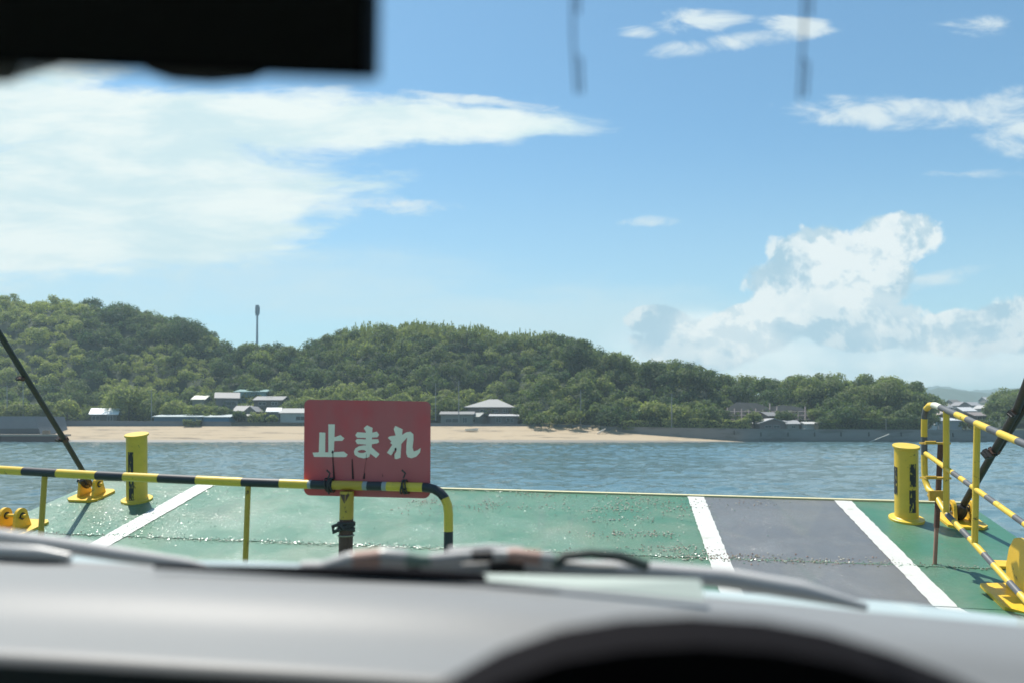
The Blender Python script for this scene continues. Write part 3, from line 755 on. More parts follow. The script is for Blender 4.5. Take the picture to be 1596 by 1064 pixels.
    def wiper(pts, rr, extra=()):
        mb = MB(); mb.tube([PY(x, y, 1.16) for x, y in pts], rr, 10); w_ = mb.build('wiper', WP, t)
        for nm, pp, r2, mt in extra:
            mb = MB(); mb.tube([PY(x, y, 1.12) for x, y in pp], r2, 10); mb.build(nm, mt, w_)
    wiper([(-150, 826), (0, 836), (90, 848), (190, 864), (290, 878), (330, 885)], [.012, .012, .012, .011, .009, .003],
          [('arm_cover', [(-100, 855), (0, 858), (60, 862), (110, 868)], [.008, .010, .011, .006], WP2)])
    wiper([(820, 886), (840, 885), (900, 886), (1000, 889), (1130, 900), (1250, 920), (1350, 945)], [.007, .010, .013, .014, .015, .014, .006],
          [('arm_knuckle', [(862, 880), (880, 866), (920, 862), (965, 866), (1010, 882)], [.008, .007, .007, .008, .008], pmat('wiper knuckle dark', (.05, .07, .06), .6)),
           ])
    # striped tubes added to approximate the pale and pinkish clutter band here
    cols = [WP2, WP, pmat('pinkish clutter', (.42, .27, .22), .6), pmat('black clutter', (.03, .03, .03), .6), pmat('green clutter', (.18, .26, .22), .5)]
    for nm, yy, pts_, r_, pat in (('upper_clutter', 1.10, [(505, 884), (545, 872), (600, 866), (660, 872), (730, 866), (800, 864), (865, 872)], .011, [0, 2, 0, 4, 1, 0, 3, 0, 2, 0, 4, 0]),
                                  ('lower_clutter', 1.13, [(470, 886), (560, 884), (640, 880), (720, 884), (800, 880), (880, 886), (960, 888)], .012, [1, 0, 2, 0, 1, 3, 0, 1, 0, 3, 1]),
                                  ('top_clutter', 1.12, [(700, 858), (760, 855), (815, 858)], .007, [0, 1, 0])):
        mb = MB(); rr_ = random.Random(len(pat)); mb.tube([PY(x, y, yy) for x, y in pts_], [r_ * rr_.uniform(.75, 1.25) for _ in pts_], 10, stripes=[(rr_.uniform(.015, .05), m_) for m_ in pat] + [(3, 0)])
        mb.build(nm, cols, t)
    return t
car()
SLIVER = pmat('pale green paper', (.52, .60, .55), .7)  # pale sliver along the windscreen foot, built as a thin flat sheet
mb = MB(); P = [PY(x, y, yy) for x, y, yy in ((752, 893, 1.0), (1092, 902, .99), (1098, 934, .97), (900, 915, .98), (760, 904, .99))]; mb.prism(P, Vector((0, .002, -.001)))
mb.build('pale_sliver', SLIVER, label='long pale green sliver lying at the foot of the windscreen', category='sliver')

# ------------------------------------------------------------------ water
def water():
    m = bpy.data.materials.new('sea water'); m.use_nodes = True; nt = m.node_tree; g = N(nt); p = nt.nodes['Principled BSDF']
    tc = g.new('ShaderNodeTexCoord').outputs['Object']
    c = g.mix(g.step(g.noise(tc, .03, 3, .5), .4, .6), (.066, .125, .140), (.080, .145, .160))
    g.put(p.inputs['Base Color'], c); p.inputs['Roughness'].default_value = .06; p.inputs['IOR'].default_value = 1.33
    h = g.m('ADD', g.m('MULTIPLY', g.noise(tc, 2.2, 4, .6, .4), .5), g.m('MULTIPLY', g.noise(tc, 7, 3, .6, .3), .12))
    bn = g.new('ShaderNodeBump'); bn.inputs['Strength'].default_value = 1; bn.inputs['Distance'].default_value = .10
    nt.links.new(h, bn.inputs['Height']); nt.links.new(bn.outputs[0], p.inputs['Normal'])
    # wavelets as real geometry between the ferry and the shore, a flat sheet beyond them
    rng = np.random.default_rng(21)
    Yw = np.concatenate([np.arange(22, 38, .5), np.arange(38, 215, .36)]); pw = np.arange(-190, 1790, 3.2); P, Y = np.meshgrid(pw, Yw); X = (P - 798) / FPX * Y
    Z = np.zeros_like(X); 
    for i in range(56):
        lam = rng.uniform(.7, 3.2) if i > 5 else rng.uniform(4, 10); th = rng.normal(-.9, .65); kx, ky = math.cos(th) * 6.283 / lam, math.sin(th) * 6.283 / lam
        ph = rng.uniform(0, 6.283); amp = lam * .0058 * rng.uniform(.5, 1.3)
        q = np.sin(kx * X + ky * Y + ph + .6 * np.sin(.11 * X + ph) + .6 * np.sin(.09 * Y + 2 * ph)); Z += amp * (q + .25 * np.abs(q))
    gust = .75 + .25 * np.sin(X * .035 + 1) * np.sin(Y * .05 + .02 * X)
    Z *= gust * np.clip((214 - Y) / 12, .1, 1)
    V = np.stack([X, Y, Z], -1).reshape(-1, 3); n = len(pw)
    I, J = np.meshgrid(np.arange(len(Yw) - 1), np.arange(n - 1), indexing='ij'); q = (I * n + J).ravel()
    F = np.stack([q, q + 1, q + n + 1, q + n], 1)
    k = len(V); V = np.concatenate([V, np.array([(-2500, -300, -.35), (2500, -300, -.35), (2500, 400, -.35), (-2500, 400, -.35)])]); F = np.concatenate([F, [[k, k + 1, k + 2, k + 3]]])
    o = np_mesh('water', V, F, [m]); o['kind'] = 'structure'; o.data.polygons.foreach_set('use_smooth', np.ones(len(F), bool))
water()

# ------------------------------------------------------------------ land across the water
SKY = [(-900, 560), (-500, 490), (-200, 468), (0, 466), (60, 466), (120, 470), (160, 478), (190, 481), (225, 490), (260, 503), (300, 507), (315, 515), (335, 535), (350, 545), (365, 548), (385, 541), (400, 543), (440, 547), (470, 546), (490, 536), (520, 523), (560, 514), (600, 511), (640, 510), (720, 512), (760, 520), (800, 525), (850, 529), (900, 535), (920, 541), (940, 551), (980, 566), (1010, 565), (1040, 575), (1070, 574), (1105, 579), (1115, 590), (1135, 601), (1180, 601), (1230, 601), (1245, 594), (1275, 591), (1300, 596), (1325, 603), (1340, 601), (1375, 597), (1410, 601), (1430, 611), (1445, 624), (1460, 640), (1500, 638), (1530, 634), (1550, 628), (1575, 618), (1596, 612), (1700, 600), (2000, 590), (2600, 620)]
YF = [(-900, 262), (480, 262), (520, 250), (690, 250), (720, 258), (810, 256), (840, 230), (1100, 228), (1130, 240), (1260, 238), (1300, 224), (1450, 222), (1470, 260), (1540, 260), (1560, 240), (2600, 240)]
YR = [(-900, 350), (330, 335), (400, 320), (540, 325), (800, 315), (950, 292), (1110, 275), (1250, 268), (1430, 262), (1452, 270), (1470, 620), (1535, 620), (1560, 310), (2600, 310)]
TH = [(-900, 20), (950, 22), (1100, 21), (1150, 18), (1430, 21), (1452, 16), (1470, 2), (1535, 2), (1560, 20), (2600, 20)]
def itp(T, x): return np.interp(x, [a for a, b in T], [b for a, b in T])
YW = [(-900, 233), (0, 233), (850, 233), (1180, 212.5), (1450, 212.5), (2600, 212.5)]
ZB = [(-900, 4.4), (850, 4.4), (940, 3.1), (1000, 2.0), (1100, .75), (1180, -.3), (1240, -2), (2600, -2)]
ZL = [(-900, 5.2), (850, 4.8), (950, 4.2), (1180, 3.2), (2600, 3.2)]
def ground_h(px, Y):
    yw, zl, yf, yr = itp(YW, px), itp(ZL, px), itp(YF, px), itp(YR, px)
    top = itp(SKY, px) + itp(TH, px)
    zr = EYE + (662 - top) / FPX * yr
    fr_ = (Y - 208.5) / np.maximum(yw - 208.5, .5)
    beach = np.where(fr_ < 0, fr_ * 4, np.clip(fr_, 0, 1) * itp(ZB, px))
    k = np.clip((Y - yf) / (yr - yf), 0, 1); s = np.where(k < 1, np.sin(k * np.pi / 2) ** 1.15, 1)
    s = .5 * s + .5 * k * k * (3 - 2 * k)
    back = np.clip((Y - yr) / 150, 0, 1); back = back * back * (3 - 2 * back)
    land = zl + .012 * (Y - yw) + (zr - zl) * s * (1 - .85 * back)
    return np.where(Y < yw + .3, beach, land)
pxs = np.arange(-900, 2601, 14.); Ys = np.concatenate([[150], np.arange(200, 236, 1.5), np.arange(236, 360, 4), np.arange(360, 720, 15), [760, 850, 1000]])
PX, YY = np.meshgrid(pxs, Ys)
for j_ in range(YY.shape[1]):                      # rows snapped to the back of the seawall, so that the step in the land is upright
    yw_ = itp(YW, PX[0, j_]) + .3; i_ = int(np.searchsorted(YY[:, j_], yw_)); YY[i_, j_] = yw_ + .06; YY[i_ - 1, j_] = min(YY[i_ - 1, j_], yw_ - .06) if yw_ - YY[i_ - 1, j_] > .5 else yw_ - .06
    if YY[i_ - 1, j_] < yw_ - .06 and i_ > 1: YY[i_ - 1, j_] = yw_ - .06
HZ = ground_h(PX, YY); HZ[0] = -6
rg = np.random.default_rng(3)
XX = (PX - 798) / FPX * YY
V = np.stack([XX, YY, HZ], -1).reshape(-1, 3); nx = len(pxs)
I, J = np.meshgrid(np.arange(len(Ys) - 1), np.arange(nx - 1), indexing='ij'); q = (I * nx + J).ravel()
F = np.stack([q, q + 1, q + nx + 1, q + nx], 1)
GRD = pmat('hill soil and undergrowth', (.020, .034, .015), .95, var=.4, vscale=.2)
SAND = pmat('beach sand', (.36, .285, .19), .95, col2=(.17, .135, .095), c2=(.54, .66), c2scale=.5, var=.12, vscale=1.5, stretch=(.16, 1, 1))
isb = (YY[:-1, :-1] < itp(YW, PX[:-1, :-1]) + .3).ravel()
o = np_mesh('ground', V, F, [GRD, SAND], midx=isb.astype(int)); o['kind'] = 'structure'
wet = pmat('wet sand', (.20, .18, .15), .5, var=.2, vscale=.8)
# darker wet strip at the waterline
mb = MB(); c = np.arange(-200, 1180, 20.)
P1 = [Vector(((x - 798) / FPX * 208.0, 208.0, .015)) for x in c]
def bz(x, Y): return float(ground_h(np.array([x]), np.array([Y]))[0])
P2 = [Vector(((x - 798) / FPX * 211.5, 211.5, bz(x, 211.5) + .03)) for x in c]
P3_ = [Vector(((x - 798) / FPX * 209.5, 209.5, bz(x, 209.5) + .03)) for x in c]
n = len(c); mb.add(P1 + P3_, [(j, j + 1, n + j + 1, n + j) for j in range(n - 1)], 0, True); mb.add(P3_ + P2, [(j, j + 1, n + j + 1, n + j) for j in range(n - 1)], 0, True)
struct('wet_sand', mb, wet)
# far plain and mountains
FARG = pmat('far land', (.07, .09, .05), .95, var=.3, vscale=.01)
mb = MB(); mb.add([(-3000, 700, 1.5), (3000, 700, 1.5), (3000, 3000, 1.5), (-3000, 3000, 1.5)], [(0, 1, 2, 3)]); struct('plain', mb, FARG)
def mountains(name, Y0, prof, depth):
    px = np.arange(prof[0][0], prof[-1][0] + 1, 6.); rr = np.random.default_rng(int(Y0))
    hh = EYE + (662 - np.interp(px, [a for a, b in prof], [b for a, b in prof])) / FPX * Y0
    hh = hh + np.convolve(rr.normal(0, 1, len(px)), np.ones(3) / 3, 'same') * Y0 * .0006
    ks = np.linspace(-1, 1, 15); K, P = np.meshgrid(ks, px, indexing='ij')
    Yk = Y0 + K * depth; X = (P - 798) / FPX * Y0 * (1 + 0 * K)
    Z = hh[None] * np.cos(K * np.pi / 2) ** .8 + rr.normal(0, 1, K.shape) * Y0 * .001
    V = np.stack([X, Yk, Z], -1).reshape(-1, 3); n = len(px)
    I, J = np.meshgrid(np.arange(14), np.arange(n - 1), indexing='ij'); q = (I * n + J).ravel()
    o = np_mesh(name, V, np.stack([q, q + 1, q + n + 1, q + n], 1), [pmat('far mountain woods', (.035, .06, .035), .95)]); o['kind'] = 'structure'
    for p in o.data.polygons: p.use_smooth = True
mountains('mountains', 2500, [(1100, 625), (1330, 618), (1400, 613), (1430, 606), (1455, 601), (1475, 605), (1495, 611), (1530, 608), (1570, 606), (1600, 608), (1800, 600), (2200, 620)], 330)
mountains('hills', 1550, [(1300, 640), (1420, 618), (1440, 608), (1462, 606), (1490, 611), (1520, 612), (1545, 620), (1570, 632), (1700, 635), (1900, 640)], 250)

# seawalls
CON = pmat('seawall concrete', (.20, .195, .185), .85, var=.22, vscale=.5, stretch=(.4, .4, 2), col2=(.13, .125, .115), c2=(.5, .65), c2scale=.25)
CONB = pmat('blue grey seawall', (.15, .17, .19), .85, var=.15, vscale=.5)
def wall(label, pts, mat, thick=.6, joints=None, cap=True):
    """pts = [(px, Y, z_bottom, z_top)]"""
    P = [(Vector(((x - 798) / FPX * Y, Y, zb)), Vector(((x - 798) / FPX * Y, Y, zt))) for x, Y, zb, zt in pts]
    t = thing('seawall', P[0][0], label, 'seawall'); mb = MB()
    for (a0, a1), (b0, b1) in zip(P, P[1:]):
        k = Vector((0, thick, 0)); mb.add([a0, b0, b1, a1, a0 + k, b0 + k, b1 + k, a1 + k], [(0, 1, 2, 3), (5, 4, 7, 6), (3, 2, 6, 7)])
    mb.build('wall_face', mat, t)
    mb = MB()
    for (a0, a1), (b0, b1) in zip(P, P[1:]):
        c0 = a1 + Vector((0, -.12, 0)); c1 = b1 + Vector((0, -.12, 0)); k = Vector((0, thick + .2, 0)); h = Vector((0, 0, .22))
        mb.add([c0, c1, c1 + h, c0 + h, c0 + k, c1 + k, c1 + k + h, c0 + k + h], [(0, 1, 2, 3), (3, 2, 6, 7), (5, 4, 7, 6), (1, 0, 4, 5)])
    mb.build('coping', mat, t)
    if joints:
        mb = MB()
        for x in joints:
            mb = MB()
            for (px0, Y0, b0, t0), (px1, Y1, b1, t1) in zip(pts, pts[1:]):
                if px0 <= x < px1:
                    k = (x - px0) / (px1 - px0); Y = Y0 + (Y1 - Y0) * k; mb.box(((x - 798) / FPX * Y, Y - .06, (b0 + t0) / 2 + .9), (.30, .12, 1.1))
            mb.build('weep_slot', pmat('dark joint', (.03, .03, .03), .9), t)
    return t
wall('long blue grey seawall behind the beach on the left, below the sheds', [(84, 233, 3.6, 5.9), (230, 233, 3.6, 5.7), (362, 233, 3.6, 5.5)], CONB)
wall('low dark wall between the beach and the pale gabled house', [(363, 233.1, 3.6, 5.3), (500, 233.1, 3.6, 5.2), (640, 233.1, 3.6, 5.2)], pmat('dark low wall', (.09, .10, .09), .9, var=.2, vscale=1))
wall('low seawall behind the beach below the grey hipped roof house', [(641, 233, 3.5, 5.1), (850, 233, 3.6, 4.7), (920, 229, 3.3, 4.5)], CONB)
wall('high concrete seawall standing in the water along the right shore', [(921, 228.8, .5, 4.15), (1010, 223, -.5, 3.85), (1180, 212.5, -1, 3.4), (1450, 212, -1, 3.15), (2000, 212, -1, 2.9)], CON, joints=[1142, 1183, 1225, 1266, 1307, 1350, 1400, 1440, 1480])
# sand-coloured foot ledge of the right seawall
mb = MB()
for a, b in ((1185, 1450), (1450, 2000)):
    x0, x1 = (a - 798) / FPX * 211.2, (b - 798) / FPX * 211.2; mb.box(((x0 + x1) / 2, 211.9 - .3, .12), (x1 - x0 - .02, .9, .6))
mb.build('seawall_ledge', pmat('wet ledge concrete', (.11, .12, .11), .7, var=.3, vscale=.6), label='low dark wet concrete ledge at the foot of the right seawall', category='ledge')

# quay and pontoon at the far left
def px_box(mb, x0, x1, yt, yb, Y, d, mi=0):
    a, b = PY(x0, yt, Y), PY(x1, yb, Y); mb.box(((a.x + b.x) / 2, Y + d / 2, (a.z + b.z) / 2), (abs(b.x - a.x), d, abs(a.z - b.z)), None, mi)
t = thing('quay', PY(0, 676, 212), 'grey concrete quay with a slanted end at the far left of the beach', 'quay')
mb = MB(); P = [PY(x, y, 213) for x, y in ((-200, 648), (55, 648), (58, 662), (62, 675.5), (-200, 675.5))]; mb.prism(P, (0, 14, 0)); mb.build('block', CONB, t)
mb = MB(); P = [PY(x, y, 212.9) for x, y in ((-200, 668), (60, 667), (63, 675.5), (-200, 675.5))]; mb.prism(P, (0, .09, 0)); mb.build('tide_band', pmat('dark tide stain', (.07, .075, .08), .8), t)
mb = MB(); px_box(mb, 56, 85, 650, 662, 228, 4); mb.build('step_block', CON, t)
t = thing('pontoon', PY(0, 690, 207), 'long low rusty brown pontoon on the water below the grey quay', 'pontoon')
mb = MB(); px_box(mb, -200, 88, 679, 690, 206, 5); mb.build('float', pmat('rusty pontoon side', (.10, .05, .045), .8, var=.3, vscale=1), t)
mb = MB(); px_box(mb, -200, 92, 676.3, 679, 205.7, 5.6); mb.build('deck_top', pmat('pontoon planks', (.30, .25, .2), .8, var=.2), t)
mb = MB()
for x in (66, 72): px_box(mb, x, x + 4, 670, 676.3, 207.5, .7)
mb.build('mooring_post', pmat('weathered timber', (.25, .19, .13), .9), t)

# ------------------------------------------------------------------ houses
def wallmat(c, name): return pmat('house wall ' + name, c, .8, var=.12, vscale=.8)
def roofmat(c, name): return pmat('house roof ' + name, c, .6, var=.12, vscale=1.5, stretch=(3, 1, 1))
GLS = pmat('dark window glass', (.03, .035, .04), .2)
HN = [0]
def house(label, x0, x1, yroof, yeave, ybase, Y, d, wc, rc, style='gable', windows=(), name='house', ov=.5, yaw=0., door=None, extra_storey=None, category='house'):
    a, b = PY(x0, yeave, Y), PY(x1, ybase, Y); W = b.x - a.x; H = a.z - b.z; cx = (a.x + b.x) / 2
    RH = PY(0, yroof, Y).z - a.z; HN[0] += 1
    t = thing(name, (cx, Y + d / 2, b.z), label, category)
    Mx = Matrix.Translation((cx, Y + d / 2, b.z)) @ Matrix.Rotation(yaw, 4, 'Z')
    def T(x, y, z): return Mx @ Vector((x, y, z))
    wm = wallmat(wc, '%.2f %.2f %.2f' % wc); rm = roofmat(rc, '%.2f %.2f %.2f' % rc)
    w, dd = W / 2, d / 2
    mb = MB(); mb.add([T(x, y, z) for x in (-w, w) for y in (-dd, dd) for z in (-1.5, H)], [(0, 1, 3, 2), (4, 6, 7, 5), (0, 4, 5, 1), (2, 3, 7, 6), (1, 5, 7, 3)])
    o = ov; th = .18
    if style == 'gable':          # ridge along x
        mb.add([T(-w, -dd, H), T(-w, dd, H), T(-w, 0, H + RH * .96)], [(0, 1, 2)]); mb.add([T(w, -dd, H), T(w, dd, H), T(w, 0, H + RH * .96)], [(0, 1, 2)])
        R = [T(-w - o, -dd - o, H - .12), T(w + o, -dd - o, H - .12), T(w + o, 0, H + RH), T(-w - o, 0, H + RH), T(-w - o, dd + o, H - .12), T(w + o, dd + o, H - .12)]
        fs = [(0, 1, 2, 3), (3, 2, 5, 4)]
    elif style == 'front':        # gable faces the water
        mb.add([T(-w, -dd, H), T(w, -dd, H), T(0, -dd, H + RH * .96)], [(0, 1, 2)]); mb.add([T(-w, dd, H), T(w, dd, H), T(0, dd, H + RH * .96)], [(0, 1, 2)])
        R = [T(-w - o, -dd - o, H - .12), T(0, -dd - o, H + RH), T(0, dd + o, H + RH), T(-w - o, dd + o, H - .12), T(w + o, -dd - o, H - .12), T(w + o, dd + o, H - .12)]
        fs = [(0, 1, 2, 3), (1, 4, 5, 2)]
    elif style == 'hip':
        r_ = w * .22
        R = [T(-w - o, -dd - o, H - .12), T(w + o, -dd - o, H - .12), T(w + o, dd + o, H - .12), T(-w - o, dd + o, H - .12), T(-r_ * .2, 0, H + RH), T(r_ * 1.6, 0, H + RH)]
        fs = [(0, 1, 5, 4), (1, 2, 5), (2, 3, 4, 5), (3, 0, 4)]
    elif style == 'arch':
        R = []; fs = []; k_ = 8
        for i in range(k_ + 1):
            a_ = math.pi * i / k_; R += [T(-math.cos(a_) * (w + o), -dd - o, H + math.sin(a_) * RH), T(-math.cos(a_) * (w + o), dd + o, H + math.sin(a_) * RH)]
        fs = [(2 * i, 2 * i + 2, 2 * i + 3, 2 * i + 1) for i in range(k_)]
        mb.add([R[2 * i] + (Mx.to_3x3() @ Vector((0, o, -.1))) for i in range(k_ + 1)], [tuple(range(k_ + 1))])
    else:                         # shed, low roof falling to the front
        R = [T(-w - o, -dd - o, H - .05), T(w + o, -dd - o, H - .05), T(w + o, dd + o, H + RH), T(-w - o, dd + o, H + RH)]
        fs = [(0, 1, 2, 3)]
    mb.build('wall', wm, t)
    mr = MB(); up = Vector((0, 0, th)); n = len(R)
    mr.add([p + up for p in R], fs); mr.add(R, [f[::-1] for f in fs])
    # fascia round the open edges
    ed = {}
    for f in fs:
        for i in range(len(f)):
            e = (f[i], f[(i + 1) % len(f)]); k = tuple(sorted(e)); ed[k] = ed.get(k, 0) + 1
    for (i, j), c_ in ed.items():
        if c_ == 1: mr.add([R[i], R[j], R[j] + up, R[i] + up], [(0, 1, 2, 3)])
    mr.build('roof', rm, t)
    for (fx, fz, ww, hh) in windows:
        cx_, cz = -w + fx * W, fz * H
        mw = MB(); mw.add([T(cx_ + sx * ww / 2, -dd - y_, cz + sz * hh / 2) for y_ in (0, .05) for sx, sz in ((-1, -1), (1, -1), (1, 1), (-1, 1))], [(4, 5, 6, 7), (0, 1, 5, 4), (1, 2, 6, 5), (2, 3, 7, 6), (3, 0, 4, 7)])
        wo = mw.build('window', GLS, t)
        fr = MB()
        for sx in (-1, 0, 1): fr.add([T(cx_ + sx * ww / 2 + q_, -dd - .08, cz + s_ * hh / 2) for q_, s_ in ((-.06, -1), (.06, -1), (.06, 1), (-.06, 1))], [(0, 1, 2, 3)])
        for sz in (-1, 1): fr.add([T(cx_ + sx * (ww / 2 + .06), -dd - .09, cz + sz * hh / 2 + q_) for q_, sx in ((-.06, -1), (-.06, 1), (.06, 1), (.06, -1))], [(0, 1, 2, 3)])
        fr.build('frame', pmat('window frame', (.35, .35, .34), .5), wo)
    return t
W1 = (.52, .50, .46); W2 = (.28, .25, .22); W3 = (.10, .09, .08); TG = (.25, .25, .25); TL = (.18, .178, .175)
house('low shed with a bright white pitched roof behind the left seawall', 136, 172, 636, 645, 655, 240, 8, (.14, .12, .10), (.78, .80, .78), 'gable', [(.2, .45, 2, 1.3), (.75, .4, 1.5, 1.6)], yaw=.35, name='shed', category='shed')
house('long low shed with a pale bluish white roof just behind the seawall', 240, 314, 645, 649, 658, 237, 7, (.10, .17, .22), (.42, .48, .48), 'shed', name='shed', category='shed')
house('shorter shed with a blue wall at the right end of the long pale roof', 317, 357, 645, 649.5, 658, 237.5, 6, (.08, .20, .30), (.40, .45, .45), 'shed', name='shed', category='shed')
house('small hut with a pale yellowish white roof among trees left of the two storey house', 300, 318, 616, 622, 640, 266, 6, (.25, .24, .2), (.6, .58, .46), 'gable', name='hut', category='hut')
house('two storey house with a slanting light grey roof on the slope', 330, 362, 611, 620, 652, 262, 9, (.22, .19, .18), TL, 'gable', [(.7, .75, 3.5, 1.3), (.35, .4, 1.2, 3)], yaw=.35)
house('pale teal netted greenhouse frame at the foot of the dark woods', 366, 413, 606, 610, 640, 272, 12, (.20, .33, .33), (.13, .24, .24), 'gable', name='greenhouse', category='greenhouse')
house('small house with a grey gabled roof between the two storey houses', 364, 384, 632, 640, 657, 250, 8, W2, TL, 'gable', [(.5, .5, 2.2, 1.1)])
house('narrow annexe with a brownish gable facing the water left of the dark house', 382, 397, 633, 641, 657, 247, 8, (.18, .16, .14), TG, 'front', [(.5, .5, 1.2, 1)])
house('open fronted grey boathouse low behind the wall', 352, 388, 643, 648, 658, 243, 5, (.13, .13, .12), (.30, .30, .28), 'shed', [(.3, .5, 3, .9), (.75, .5, 2, .9)], name='boathouse', category='boathouse')
house('dark walled two storey house with a straight light grey roof', 396, 438, 617, 623, 652, 256, 9, W3, TL, 'gable', [(.3, .82, 2.5, 1.0), (.75, .82, 2, 1.0)])
house('small lean-to with a bright roof in front of the dark two storey house', 414, 432, 635, 641, 658, 244, 6, (.20, .19, .18), (.55, .56, .56), 'gable', [(.35, .45, 1.8, 1.2)], yaw=.2, name='lean_to', category='lean-to')
house('pale walled house with a light roof partly hidden by the red sign', 437, 500, 636, 643, 659, 243, 9, W1, (.26, .26, .25), 'gable', [(.5, .5, 3, 1.2)])
house('flat roofed grey workshop to the right of the red sign', 687, 737, 641, 645, 660, 240, 9, (.24, .23, .2), TL, 'gable', [(.35, .35, 4, 1.2), (.75, .4, 1.3, 1.7)], name='workshop', category='workshop')
house('grey annexe with a sloping roof joining the workshop and the hipped house', 735, 752, 643, 649, 660, 242, 8, (.20, .20, .18), (.25, .26, .24), 'gable', [(.5, .5, 1.2, 1)], yaw=-.3, name='annexe', category='annexe')
house('large two storey house with a wide grey hipped roof', 728, 798, 621.5, 634, 659, 252, 12, (.17, .145, .135), (.25, .25, .24), 'hip', [(.36, .78, 2, 1.1), (.62, .78, 2, 1.1), (.85, .78, 1.4, 1.1)], ov=1.1)
house('single storey front wing with a thin pale roof below the hipped roof house', 764, 807, 645, 648, 660, 243, 6, (.20, .17, .16), (.38, .38, .38), 'shed', [(.3, .5, 1.6, 1.5), (.72, .5, 2.2, 1.2)], name='house_wing', category='house wing')
house('brown house with a pale tilted roof in front of the concrete lattice', 1192, 1211, 642, 647.5, 664, 232, 6, (.12, .10, .09), TL, 'gable', [(.5, .7, 1.8, .7)], yaw=.3)
house('wide low brown house with a light roof edge above the right seawall', 1184, 1228, 652, 659, 669, 226, 7, (.20, .16, .15), (.36, .36, .36), 'front', [(.3, .5, 1.8, .7), (.6, .5, 1.8, .7)])
house('small pale roofed house between the brown house and the white hut', 1227, 1246, 655, 660, 669, 225, 6, (.30, .28, .26), (.28, .28, .28), 'gable', [(.5, .5, 1, .7)])
house('little white gabled hut at the right end of the seawall houses', 1256, 1274, 657.5, 660, 670, 222, 5, (.50, .49, .46), (.45, .45, .43), 'gable', name='hut', category='hut')
# stepped white building near the gate
t = thing('white_building', PY(1453, 675, 222), 'small stepped white building seen beside the striped gate', 'building')
mb = MB(); px_box(mb, 1447, 1461, 667, 676, 222, 5); px_box(mb, 1452, 1461, 662, 667, 222.02, 4.9); px_box(mb, 1457, 1461, 657, 662, 222.04, 4.8); mb.build('wall', pmat('white render', (.66, .68, .70), .7), t)
mb = MB(); px_box(mb, 1452, 1458, 669, 673, 221.93, .1); mb.build('window', GLS, t)
house('light grey shed with a pale roof behind the gate post', 1463, 1500, 650, 655, 676, 224, 8, (.30, .33, .35), (.5, .52, .54), 'shed', name='shed', category='shed')
# town on the far slope
TWN = [(1452, 622, 640, 16, 'brown house with a rusty roof, first of the far town beside the wooded dome', (.16, .12, .10), (.20, .13, .10)),
       (1478, 628, 645, 14, 'far town house with a mid grey roof and brown wall', (.2, .16, .14), (.22, .22, .22)),
       (1492, 622, 636, 12, 'far town house with a dark brown roof just under the hills', (.18, .15, .13), (.12, .11, .10)),
       (1503, 626, 640, 16, 'tall far town house with a pinkish wall', (.30, .22, .2), (.2, .19, .19)),
       (1522, 626, 640, 14, 'far town house with a pale grey wall under the distant hills', (.3, .29, .27), (.24, .24, .25)),
       (1512, 634, 650, 20, 'far town house with a bright light grey roof, broadest of the cluster', (.20, .17, .15), (.46, .47, .48)),
       (1490, 640, 655, 18, 'far town house with a pale brown roof seen through the gate rails', (.25, .2, .17), (.3, .26, .22)),
       (1530, 642, 656, 20, 'far town house with a reddish brown wall lowest in the cluster', (.22, .14, .12), (.2, .17, .16)),
       (1545, 618, 632, 14, 'far town house half hidden by the right hand trees', (.28, .25, .22), (.3, .3, .3)),
       (1540, 631, 644, 14, 'small far town house with a light ridge beside the right hand trees', (.26, .22, .2), (.36, .35, .34))]
for i, (x, yt, yb, w_, lb, wc, rc) in enumerate(TWN):
    Y = 330 + (650 - yb) * 11
    o = house(lb, x - w_ / 2, x + w_ / 2, yt, yt + (yb - yt) * .38, yb, Y, 9, wc, rc, 'gable' if i % 3 else 'front', [(.35, .6, 1.6, 1.2), (.7, .6, 1.6, 1.2)])
    o['group'] = 'houses of the far town'

# concrete lattice on the slope
t = thing('slope_lattice', PY(1195, 660, 240), 'concrete lattice frame holding the steep slope behind the brown houses', 'retaining lattice')
LT = pmat('lattice concrete', (.20, .17, .165), .85, var=.2, vscale=.6)
mb = MB(); r = random.Random(5)
def LP(x, y): return PY(x, y, 233 + (668 - y) * .16)
for x in range(1134, 1264, 11):
    top = 633 + r.uniform(-5, 6) + (4 if x > 1220 else 0)
    mb.tube([LP(x, 668), LP(x, top)], .22, 4)
for y in range(641, 668, 6): mb.tube([LP(1130, y), LP(1262, y)], .17, 4)
mb.build('frame', LT, t)
mb = MB(); P = [LP(x, y) + Vector((0, 1, 0)) for x, y in ((1128, 670), (1266, 670), (1268, 645), (1250, 634), (1222, 630), (1200, 634), (1180, 627), (1150, 626), (1132, 638))]; mb.prism(P, (0, .3, 0)); mb.build('rock_face', pmat('dark rock', (.05, .052, .05), .95, var=.4, vscale=.5), t)

